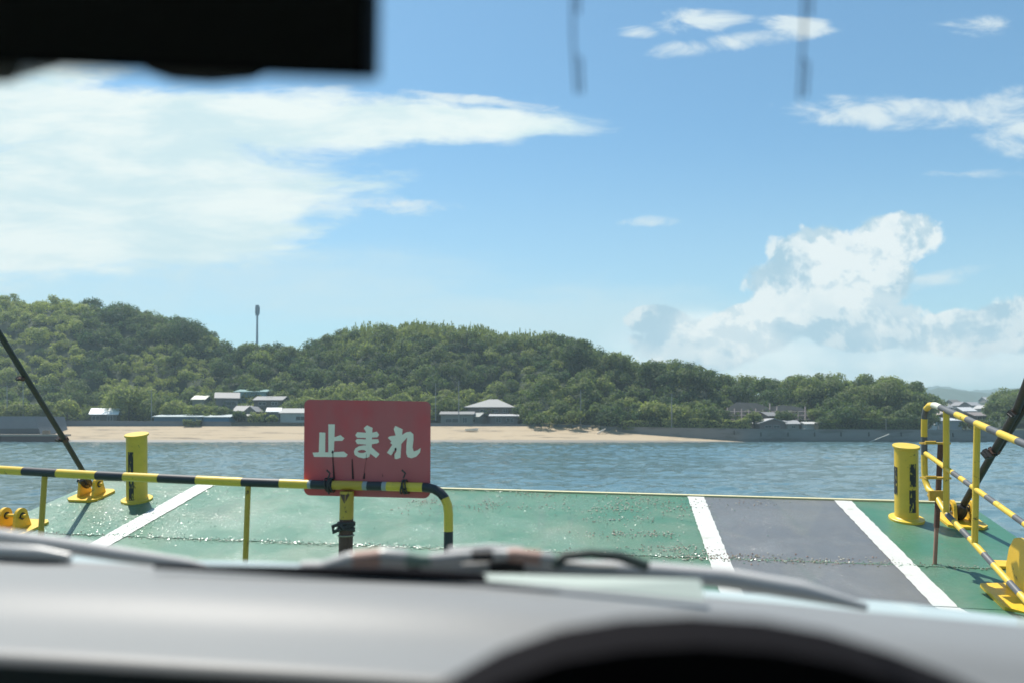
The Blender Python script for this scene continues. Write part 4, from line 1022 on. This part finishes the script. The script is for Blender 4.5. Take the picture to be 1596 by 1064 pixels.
# ------------------------------------------------------------------ poles
POLE = pmat('pole concrete', (.26, .26, .25), .8)
def upole(x, yt, yb, Y, label, arm=True, r=.16, name='utility_pole', cat='utility pole'):
    b, tp = PY(x, yb, Y), PY(x, yt, Y)
    t = thing(name, b, label, cat, 'poles along the far shore')
    mb = MB(); mb.tube([b, tp], [r, r * .7], 8); mb.build('shaft', POLE, t)
    if arm:
        for k, wd in ((.4, 1.0), (1.1, .75)):
            c = tp - Vector((0, 0, k)); mb = MB(); mb.box(c, (wd * 2, .12, .12)); ar = mb.build('crossarm', DK, t)
            mb = MB()
            for s in (-.9, 0, .9): mb.tube([c + Vector((s * wd, 0, .06)), c + Vector((s * wd, 0, .28))], .05, 6)
            mb.build('insulators', POLE, ar)
upole(11, 600, 650, 236, 'pole nearest the left edge, behind the grey quay')
upole(36, 597, 652, 238, 'pole just right of the leftmost pole, behind the quay')
upole(236, 607, 656, 239, 'pole beside the broad bright tree and the long pale roof')
upole(679, 596, 655, 238, 'pole standing right next to the red sign board')
upole(715, 592, 657, 237, 'pole in front of the grey workshop')
upole(905, 606, 662, 231, 'pole at the right end of the clipped hedge')
upole(1047, 612, 667, 222, 'pole among the pale green bushes above the seawall')
upole(1381, 652, 672, 216, 'short pole against the wooded dome above the seawall', False, .1)
upole(1170, 592, 612, 268, 'thin mast sticking out of the low ridge above the lattice', True, .1)
upole(1256, 585, 605, 262, 'stub of a mast on top of the round wooded knoll', False, .12)
upole(1290, 581, 605, 262, 'thin mast with a crossarm right of the round knoll', True, .12)
t = thing('radio_tower', PY(400, 560, 420), 'tall grey radio mast with a thick head rising behind the saddle', 'radio mast')
mb = MB(); mb.tube([PY(400.5, 575, 420), PY(401, 476, 420)], [.7, .5], 10); mb.build('shaft', pmat('mast grey', (.34, .38, .42), .6), t)
mb = MB(); mb.tube([PY(401, 492, 420), PY(401, 476, 420)], 1.0, 12)
for a in range(3): mb.box(PY(401, 484, 420) + Vector((math.cos(a * 2.1) * 1.1, math.sin(a * 2.1) * 1.1, 0)), (.5, .5, 4.0))
mb.build('antenna_head', pmat('mast head grey', (.28, .31, .34), .6), t)

# small things on the beach and water
t = thing('dinghy', PY(735, 668, 224), 'small white dinghy pulled up on the sand below the workshop', 'boat')
mb = MB(); c = PY(735, 667, 224); c.z = bz(735, 224) + .45
rows = []
for k in range(9):
    s = -1 + k / 4; wd = .62 * (1 - abs(s) ** 2.4) + .03; x = s * 1.9
    rows.append([c + Vector((x, -wd, .38 + .14 * s)), c + Vector((x, -wd * .6, -.25)), c + Vector((x, wd * .6, -.25)), c + Vector((x, wd, .38 + .14 * s))])
mb.add([p for rw in rows for p in rw], [(i * 4 + j, i * 4 + j + 1, i * 4 + j + 5, i * 4 + j + 4) for i in range(8) for j in range(3)], 0, True)
mb.build('hull', pmat('white boat paint', (.7, .72, .70), .5), t)
mb = MB(); [mb.box(c + Vector((x, 0, .28)), (.22, 1.0, .04)) for x in (-.6, .5)]; mb.build('seat', pmat('boat timber', (.3, .22, .15), .8), t)
mb = MB(); a, b = PY(931, 674, 221), PY(943, 667, 222); a.z = bz(931, 221) + .12; mb.tube([a, a + Vector((1.3, .4, .75)), a + Vector((2.5, .8, 1.35))], [.2, .24, .15], 8)
mb.tube([a + Vector((1.3, .4, .75)), a + Vector((1.5, .3, 1.25))], [.1, .05], 6)
mb.build('driftwood_log', pmat('bleached wood', (.55, .50, .42), .9), label='bleached driftwood log leaning on the sand at the narrow end of the beach', category='log')
t = thing('wall_stair', PY(1352, 689, 211), 'pale stairway slanting down the face of the right seawall', 'stairs')
mb = MB(); a, b = PY(1353, 689, 211.1), PY(1386, 676, 211.1)
mb.tube([a, b], .13, 4); mb.build('stringer', pmat('pale stair', (.42, .42, .38), .8), t)
mb = MB()
for k in range(14): q_ = a.lerp(b, k / 13.); mb.box(q_ + Vector((0, .3, .05)), (.4, .55, .1))
mb.build('treads', pmat('pale stair', (.42, .42, .38), .8), t)
def rock(px, py, Y, s, label):
    c = PY(px, py, Y); r = random.Random(px); mb = MB(); P = []
    for i in range(5):
        for j in range(8):
            th = math.pi * i / 4; ph = math.pi * j / 4; k = r.uniform(.75, 1.2); P.append(c + Vector((math.sin(th) * math.cos(ph) * s * 1.6 * k, math.sin(th) * math.sin(ph) * s * k, math.cos(th) * s * .6 * k)))
    mb.add(P, [(i * 8 + j, i * 8 + (j + 1) % 8, (i + 1) * 8 + (j + 1) % 8, (i + 1) * 8 + j) for i in range(4) for j in range(8)], 0)
    mb.build('rock', pmat('dark rock', (.05, .052, .05), .95), label=label, category='rock')
rock(374, 689.5, 207, .5, 'dark rock at the waterline in front of the beach')
rock(1329, 688.5, 210, .35, 'pale rock awash at the foot of the right seawall')

# ------------------------------------------------------------------ foliage
def leafmat(name, dark, light, trans=.25):
    m = bpy.data.materials.new(name); m.use_nodes = True; nt = m.node_tree; g = N(nt); p = nt.nodes['Principled BSDF']
    at = g.new('ShaderNodeAttribute'); at.attribute_name = 'tint'
    sp = g.new('ShaderNodeSeparateColor'); nt.links.new(at.outputs['Color'], sp.inputs[0])
    c = g.mix(sp.outputs[0], dark, light)
    c = g.mix(g.m('MULTIPLY', sp.outputs[1], .5), c, (.17, .15, .05))
    v = g.m('ADD', .75, g.m('MULTIPLY', sp.outputs[2], .5)); c = g.mix(1.0, c, g.vec(v, v, v), 'MULTIPLY')
    g.put(p.inputs['Base Color'], c); p.inputs['Roughness'].default_value = .7; p.inputs['Specular IOR Level'].default_value = .25
    tr = g.new('ShaderNodeBsdfTranslucent'); g.put(tr.inputs[0], g.mix(1.0, c, (1.1, 1.3, .6), 'MULTIPLY'))
    mx = g.new('ShaderNodeMixShader'); mx.inputs[0].default_value = trans
    nt.links.new(p.outputs[0], mx.inputs[1]); nt.links.new(tr.outputs[0], mx.inputs[2]); nt.links.new(mx.outputs[0], nt.nodes['Material Output'].inputs[0])
    return m
LEAF = leafmat('leaves', (.050, .088, .046), (.33, .34, .13), .45)
BARK = pmat('bark', (.07, .055, .04), .9)

def crown(rng, n, rad, hgt, leaf, tint, brown=0., lobes=9):
    """leaf quads over a lumpy crown centred on the origin, base at -hgt/2"""
    L = rng.normal(0, 1, (lobes, 3)); L /= np.linalg.norm(L, axis=1)[:, None]; L[:, 2] = np.abs(L[:, 2]) * .9 - .15
    lc = L * np.array([rad * .62, rad * .62, hgt * .36]); lr = rng.uniform(.36, .58, lobes) * min(rad, hgt * .6 + .2 * rad)
    which = rng.integers(0, lobes, n); dirs = rng.normal(0, 1, (n, 3)); dirs /= np.linalg.norm(dirs, axis=1)[:, None]
    dirs[:, 2] = np.where((dirs[:, 2] < -.2) & (rng.random(n) < .7), -dirs[:, 2], dirs[:, 2])
    pos = lc[which] + dirs * (lr[which] * (rng.random(n) ** .35) * rng.uniform(.92, 1.08, n))[:, None]
    nr = dirs + rng.normal(0, .45, (n, 3)); nr /= np.linalg.norm(nr, axis=1)[:, None]
    return quads(rng, pos, nr, leaf, tint, brown, rng.uniform(0, 1, lobes)[which])
def quads(rng, pos, nr, leaf, tint, brown, lob=None, asp=1.):
    n = len(pos); a = np.cross(nr, rng.normal(0, 1, (n, 3))); a /= np.linalg.norm(a, axis=1)[:, None]; b = np.cross(nr, a)
    s = leaf * rng.uniform(.6, 1.25, n)[:, None]
    V = np.stack([pos - a * s, pos - b * s * .8 * asp, pos + a * s, pos + b * s * .8 * asp], 1).reshape(-1, 3)
    t = np.zeros((n, 4)); t[:, 0] = np.clip(tint + (0 if lob is None else (lob - .5) * .25) + rng.normal(0, .07, n), 0, 1)
    t[:, 1] = np.clip(brown + rng.normal(0, .08, n), 0, 1); t[:, 2] = rng.random(n); t[:, 3] = 1
    return V, np.repeat(t, 4, 0)

# individually visible trees
def tree(px, ytop, ybase, wpx, Y, tint, label, brown=0., seed=None, leafn=None, name='tree'):
    rng = np.random.default_rng(seed or int(px) + 5)
    tp, bs = PY(px, ytop, Y), PY(px, ybase, Y); H = tp.z - bs.z; rad = wpx / FPX * Y / 2
    z0 = min(bs.z, float(ground_h(np.array([float(px)]), np.array([float(Y)]))[0]))
    base = Vector((bs.x, Y, z0)); H = tp.z - z0
    t = thing(name, base, label, 'tree' if name != 'bush' else 'bush')
    ch = min(H * .92, max(rad * 1.7, H * .7)); n = leafn or int(900 + rad * rad * 90)
    V, T_ = crown(rng, n, rad * 1.05, ch * 1.1, .33, tint, brown, lobes=int(9 + rad))
    zc = H - ch * .52; V[:, 2] += zc
    F = np.arange(len(V)).reshape(-1, 4)
    np_mesh('crown', V, F, [LEAF], t, T_)
    mb = MB(); zc_ = zc
    mb.tube([(0, 0, -.5), (.1, 0, zc_ * .5), (0, .1, zc_)], [.12 + rad * .035, .09 + rad * .028, .05 + rad * .02], 8)
    rr = random.Random(int(px))
    for k in range(4):
        a = rr.uniform(0, 6.28); mb.tube([(0, 0, zc_ * rr.uniform(.5, .8)), (math.cos(a) * rad * .5, math.sin(a) * rad * .5, zc_ * 1.05)], [.05 + rad * .015, .03], 6)
    tr = mb.build('trunk', BARK); tr.parent = t
    return t
TREES = [
    (200, 604, 656, 82, 250, .62, 'broad bright green tree behind the white pitched shed roof', .05),
    (238, 622, 656, 44, 246, .42, 'mid green tree leaning against the right side of the broad bright tree', .0),
    (104, 624, 654, 40, 240, .95, 'small yellow green tree left of the white pitched roof', .1),
    (66, 628, 654, 46, 242, .45, 'dull green tree between the poles and the yellow green tree', .35),
    (22, 630, 654, 60, 240, .55, 'olive bushy tree above the grey quay at the left edge', .35),
    (275, 626, 655, 46, 246, .75, 'light green tree above the long pale roof', .05),
    (306, 630, 656, 40, 243, .60, 'green tree just below the small yellowish hut roof', .0),
    (340, 634, 656, 34, 244, .35, 'dark green tree in front of the house with the slanting roof', .0),
    (358, 638, 657, 22, 245, .15, 'small very dark tree beside the grey gabled house', .0),
    (322, 645, 658, 22, 241, .5, 'rounded green shrub in front of the blue walled shed, left part', .0),
    (372, 640, 658, 20, 241.5, .2, 'dark shrub in front of the small grey gabled house', .0),
    (424, 646, 659, 16, 240, .6, 'light shrub in front of the bright roofed lean-to', .1),
    (446, 626, 650, 40, 256, .4, 'green tree behind the light roof of the pale walled house', .0),
    (400, 602, 640, 36, 276, .15, 'dark tree behind the teal netted greenhouse', .0),
    (820, 630, 660, 40, 250, .15, 'dark tree right beside the hipped roof house', .0),
    (710, 622, 650, 44, 255, .5, 'green tree left of the hipped roof house, behind the workshop', .05),
    (1222, 640, 668, 24, 230, .25, 'dark green tree behind the small pale roofed house by the lattice', .0),
    (1175, 642, 668, 26, 229, .5, 'leafy tree at the left end of the brown houses', .1),
    (186, 478, 520, 62, 322, .12, 'dark round tree on the skyline of the left hill', .0),
    (236, 490, 530, 56, 322, .22, 'second dark tree along the left hill skyline, sloping right', .0),
    (285, 500, 560, 74, 312, .05, 'largest dark tree where the left hill drops to the saddle', .0),
    (272, 546, 580, 30, 290, .35, 'small lit tree nestled below the largest dark tree', .0),  # paler than its dark neighbour by leaf tint
    (322, 522, 560, 30, 312, .5, 'lit green tree on the falling edge of the left hill', .05),  # leaf tint lighter than the trees beside it
    (384, 538, 570, 40, 305, .25, 'tree left of the radio mast foot in the saddle', .0),
    (450, 541, 572, 44, 305, .3, 'round tree in the saddle right of the radio mast', .0),
    (902, 531, 585, 62, 268, .18, 'rounded tree at the right shoulder of the centre hill', .0),
    (958, 548, 600, 54, 262, .24, 'rounded tree with a brownish top below the shoulder of the centre hill', .3),
    (1014, 562, 612, 52, 256, .2, 'rounded tree halfway down the right side of the centre hill', .1),
    (1040, 572, 616, 36, 250, .08, 'dark slim tree between two rounded trees on the descending ridge', .0),
    (1072, 573, 620, 40, 250, .3, 'green tree left of the last tall tree on the descending ridge', .0),
    (1100, 575, 625, 38, 248, .2, 'last tall tree before the low flat ridge', .0),
    (910, 588, 625, 36, 244, .6, 'bright green tree amid the dark woods of the centre hill', .0),
    (1020, 626, 664, 46, 228, .72, 'pale green tree above the seawall next to a pole', .1),
    (1055, 632, 666, 50, 227, .6, 'pale green bushy tree right of the pole above the seawall', .15),
    (1260, 590, 640, 56, 250, .35, 'bushy tree on the left of the round knoll with masts', .0),
    (1298, 593, 645, 50, 248, .3, 'bushy tree on the right of the round knoll with masts', .0),
    (1345, 600, 655, 60, 240, .38, 'left tree of the wooded dome beside the gate', .0),
    (1385, 596, 660, 84, 236, .36, 'broad middle tree of the wooded dome beside the gate', .1),
    (1425, 610, 668, 56, 232, .25, 'right tree of the wooded dome, touching the striped gate', .0),
    (1320, 640, 672, 60, 220, .12, 'dark tree low above the seawall under the wooded dome', .0),
    (1270, 634, 660, 22, 226, .4, 'small round tree right of the concrete lattice', .15),
    (1562, 622, 672, 44, 250, .3, 'left tree of the clump behind the dark doubled rod', .05),
    (1600, 610, 672, 70, 248, .28, 'tallest tree of the clump at the right edge', .0),
    (1505, 652, 674, 40, 226, .45, 'leafy bush seen between the gate rails', .1),
    (1538, 656, 676, 36, 224, .18, 'dark bush under the doubled rod above the seawall', .0),
]
for a in TREES: tree(*a[:7], brown=a[7])

# woods: one mass per hill
def forest(name, label, px0, px1, count, tintf, seed, spacing=(4.2, 6.5), ylim=None):
    rng = np.random.default_rng(seed); Vs, Ts = [], []
    made = 0; tries = 0; placed = []
    cell = {}
    while made < count and tries < count * 30:
        tries += 1
        px = rng.uniform(px0, px1); yf, yr = itp(YF, px), itp(YR, px)
        Y = rng.uniform(yf - 3, yr + 14)
        k = (Y - yf) / (yr - yf)
        tint, brown, kind = tintf(px, k, rng)
        rad = rng.uniform(2.8, 6.2) * (1 if kind != 'fine' else .62)
        x = (px - 798) / FPX * Y
        key = (int(x // 7), int(Y // 7)); ok = True
        for i in (-1, 0, 1):
            for j in (-1, 0, 1):
                for (qx, qy, qr) in cell.get((key[0] + i, key[1] + j), ()):
                    if (qx - x) ** 2 + (qy - Y) ** 2 < ((qr + rad) * .60) ** 2: ok = False
        if not ok: continue
        cell.setdefault(key, []).append((x, Y, rad)); made += 1
        z = float(ground_h(np.array([px]), np.array([Y]))[0])
        hh = rad * rng.uniform(1.5, 2.0)
        V, T_ = crown(rng, int(70 + rad * rad * 34), rad, hh, .36 if kind != 'fine' else .27, tint, brown, lobes=7)
        # keep skyline: crown top at about 4.4 m above the soil near the ridge
        V += np.array([x, Y, z + rad * .55 + rng.uniform(-.2, .9) - (.9 if k > .9 else 0)])
        Vs.append(V); Ts.append(T_)
    V = np.concatenate(Vs); T_ = np.concatenate(Ts)
    o = np_mesh(name, V, np.arange(len(V)).reshape(-1, 4), [LEAF], None, T_); o['kind'] = 'stuff'; o['label'] = label
    print(name, made, len(V) // 4)
def t_left(px, k, r):
    # the slope is pale young growth; darker old trees stand to its right and along the top
    pale = .86 - .0007 * max(px - 60, 0)
    if px > 130 and (px - 130) * .0042 + .15 < k: return r.uniform(.02, .3), 0, 'big'
    if px > 330: return r.uniform(.05, .45), .0, 'big'
    if k < .18: return r.uniform(.1, .45), .05, 'big'
    return min(.95, pale + r.normal(0, .13)), r.choice([0, 0, .25]), 'fine' if r.random() < .6 else 'big'
def t_mid(px, k, r):
    if k > .80 and 530 < px < 850: return r.uniform(.6, .85), .4, 'fine'
    if k < .25 and px < 800: return r.uniform(.35, .75), .1, 'big'
    return (r.uniform(.02, .30) if r.random() < .75 else r.uniform(.35, .65)), r.choice([0, 0, 0, .3]), 'big'
def t_right(px, k, r):
    if k > .8: return r.uniform(.3, .6), .1, 'big'
    return r.uniform(.05, .35), 0, 'big'
forest('woods', 'pale and mid green woods covering the left hill', -320, 400, 1150, t_left, 1)
forest('woods', 'dark broadleaf woods covering the centre hill', 400, 1110, 1100, t_mid, 2)
forest('woods', 'low woods along the right ridge', 1110, 1450, 330, t_right, 3)
forest('woods', 'woods at the far right beyond the town', 1552, 1900, 160, t_right, 4)

# bamboo grove on the crest: feathery upright culms
def bamboo():
    rng = np.random.default_rng(9); P, Nn = [], []; mb_v = []
    cul = MB(); n = 0; rr = random.Random(8)
    for i in range(1150):
        px = rng.uniform(520, 870); 
        if px < 560 and rng.random() < .5: continue
        yf, yr = itp(YF, px), itp(YR, px); Y = rng.uniform(yr - 34 if px < 640 else yr - 18, yr + 6)
        z = float(ground_h(np.array([px]), np.array([Y]))[0]); x = (px - 798) / FPX * Y; h = 3.2 + 2.2 * (.5 + .5 * math.sin(px * .09) * math.sin(px * .023)) + rng.uniform(-.4, 1.6) + 1.2
        if rng.random() < .04: h += 1.6
        lean = rng.normal(0, .35, 2); k = 26
        t = rng.random(k) ** .7
        P.append(np.stack([x + lean[0] * t + rng.normal(0, .30, k) * (1.15 - t), Y + lean[1] * t + rng.normal(0, .3, k) * (1.15 - t), z + h * (.35 + .68 * t)], 1))
        nr = rng.normal(0, 1, (k, 3)); nr[:, 2] *= .4; nr /= np.linalg.norm(nr, axis=1)[:, None]; Nn.append(nr)
        if i % 3 == 0: cul.tube([(x, Y, z), (x + lean[0] * .4, Y + lean[1] * .4, z + h * .9)], [.09, .03], 4, cap=False)
    P = np.concatenate(P); Nn = np.concatenate(Nn)
    V, T_ = quads(rng, P, Nn, .22, .95, .34)
    V = V.reshape(-1, 4, 3); c = V.mean(1, keepdims=True); V[:, :, 2] = (V[:, :, 2] - c[:, :, 2]) * 1.9 + c[:, :, 2]; V = V.reshape(-1, 3)
    o = np_mesh('bamboo_grove', V, np.arange(len(V)).reshape(-1, 4), [LEAF], None, T_); o['kind'] = 'stuff'; o['label'] = 'feathery yellow green bamboo along the crest of the centre hill'
    c = cul.build('bamboo_culms', pmat('bamboo culm', (.22, .24, .11), .6)); c['kind'] = 'stuff'; c['label'] = 'upright bamboo stems on the crest of the centre hill'
bamboo()

# hedges and shore scrub
def hedge(label, x0, x1, yt, yb, Y, d, tint, brown=0., seed=1, name='hedge', lump=.25):
    rng = np.random.default_rng(seed); a, b = PY(x0, yt, Y), PY(x1, yb, Y); n = int((b.x - a.x) * (a.z - b.z + d) * 16)
    c = Vector(((a.x + b.x) / 2, Y + d / 2, b.z)); W, H = b.x - a.x, a.z - b.z
    u = rng.uniform(-.5, .5, n); side = rng.random(n) < .5
    lum = lump * np.interp(u, np.linspace(-.5, .5, 16), rng.normal(0, 1, 16))
    pos = np.stack([u * W, np.where(side, -d / 2, rng.uniform(-d / 2, d / 2, n)) + rng.normal(0, .15, n), np.where(side, rng.uniform(0, H, n), H + rng.normal(0, .12, n)) + lum], 1)
    nr = np.stack([rng.normal(0, .4, n), np.where(side, -1, 0) + rng.normal(0, .4, n), np.where(side, .3, 1) + rng.normal(0, .3, n)], 1); nr /= np.linalg.norm(nr, axis=1)[:, None]
    V, T_ = quads(rng, pos, nr, .2, tint, brown)
    t = thing(name, c, label, name); np_mesh('foliage', V, np.arange(len(V)).reshape(-1, 4), [LEAF], t, T_)
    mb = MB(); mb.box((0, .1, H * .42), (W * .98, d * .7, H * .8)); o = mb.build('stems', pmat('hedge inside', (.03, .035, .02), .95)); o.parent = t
hedge('long clipped hedge above the low seawall right of the hipped house', 814, 905, 651, 662, 236, 3, .55, .1, 1)
hedge('short dark hedge behind the seawall right of the driftwood', 970, 1030, 655, 668, 224.5, 3, .4, .05, 2)
hedge('long pale green hedge above the seawall left of the brown houses', 1031, 1172, 653, 669, 222, 4, .62, .12, 3, lump=.5)
hedge('scrubby shrubs on the seawall top under the pale tree', 935, 955, 651, 664, 228, 2.5, .55, .2, 4, 'shrub', .3)
hedge('tuft of scrub growing in front of the long pale roofed shed', 285, 312, 654, 662, 231, 1.5, .45, .2, 5, 'shrub', .3)
hedge('green kitchen garden shrubs beside the dark two storey house', 386, 412, 644, 658, 240, 4, .8, .2, 6, 'shrub', .5)
hedge('bushes along the foot of the dark woods above the clipped hedge', 838, 866, 646, 654, 238, 3, .7, .2, 7, 'shrub', .6)
hedge('row of dark bushes above the right seawall below the dome', 1275, 1450, 655, 673, 217, 4, .1, .0, 8, 'shrub', .7)
hedge('ragged green bank above the sheds under the left hill', 100, 330, 640, 656, 256, 6, .55, .1, 10, 'shrub', 1.2)
hedge('pale scrub bank above and behind the red sign', 460, 690, 622, 655, 252, 7, .6, .1, 11, 'shrub', 1.4)
hedge('dark scrub at the foot of the woods behind the seawall on the right', 866, 1140, 640, 664, 232, 5, .12, .0, 12, 'shrub', 1.2)

# ------------------------------------------------------------------ haze
mh = bpy.data.materials.new('haze'); mh.use_nodes = True; nt = mh.node_tree; nt.nodes.clear()
o_ = nt.nodes.new('ShaderNodeOutputMaterial'); pv_ = nt.nodes.new('ShaderNodeVolumePrincipled')
pv_.inputs['Color'].default_value = (.66, .86, .92, 1); pv_.inputs['Density'].default_value = .0004; pv_.inputs['Anisotropy'].default_value = .1
nt.links.new(pv_.outputs[0], o_.inputs['Volume'])
mb = MB(); mb.box((0, 1190, 64.0), (6200, 3780, 142)); o = mb.build('haze', mh, label='thin blue sea haze'); o['kind'] = 'stuff'
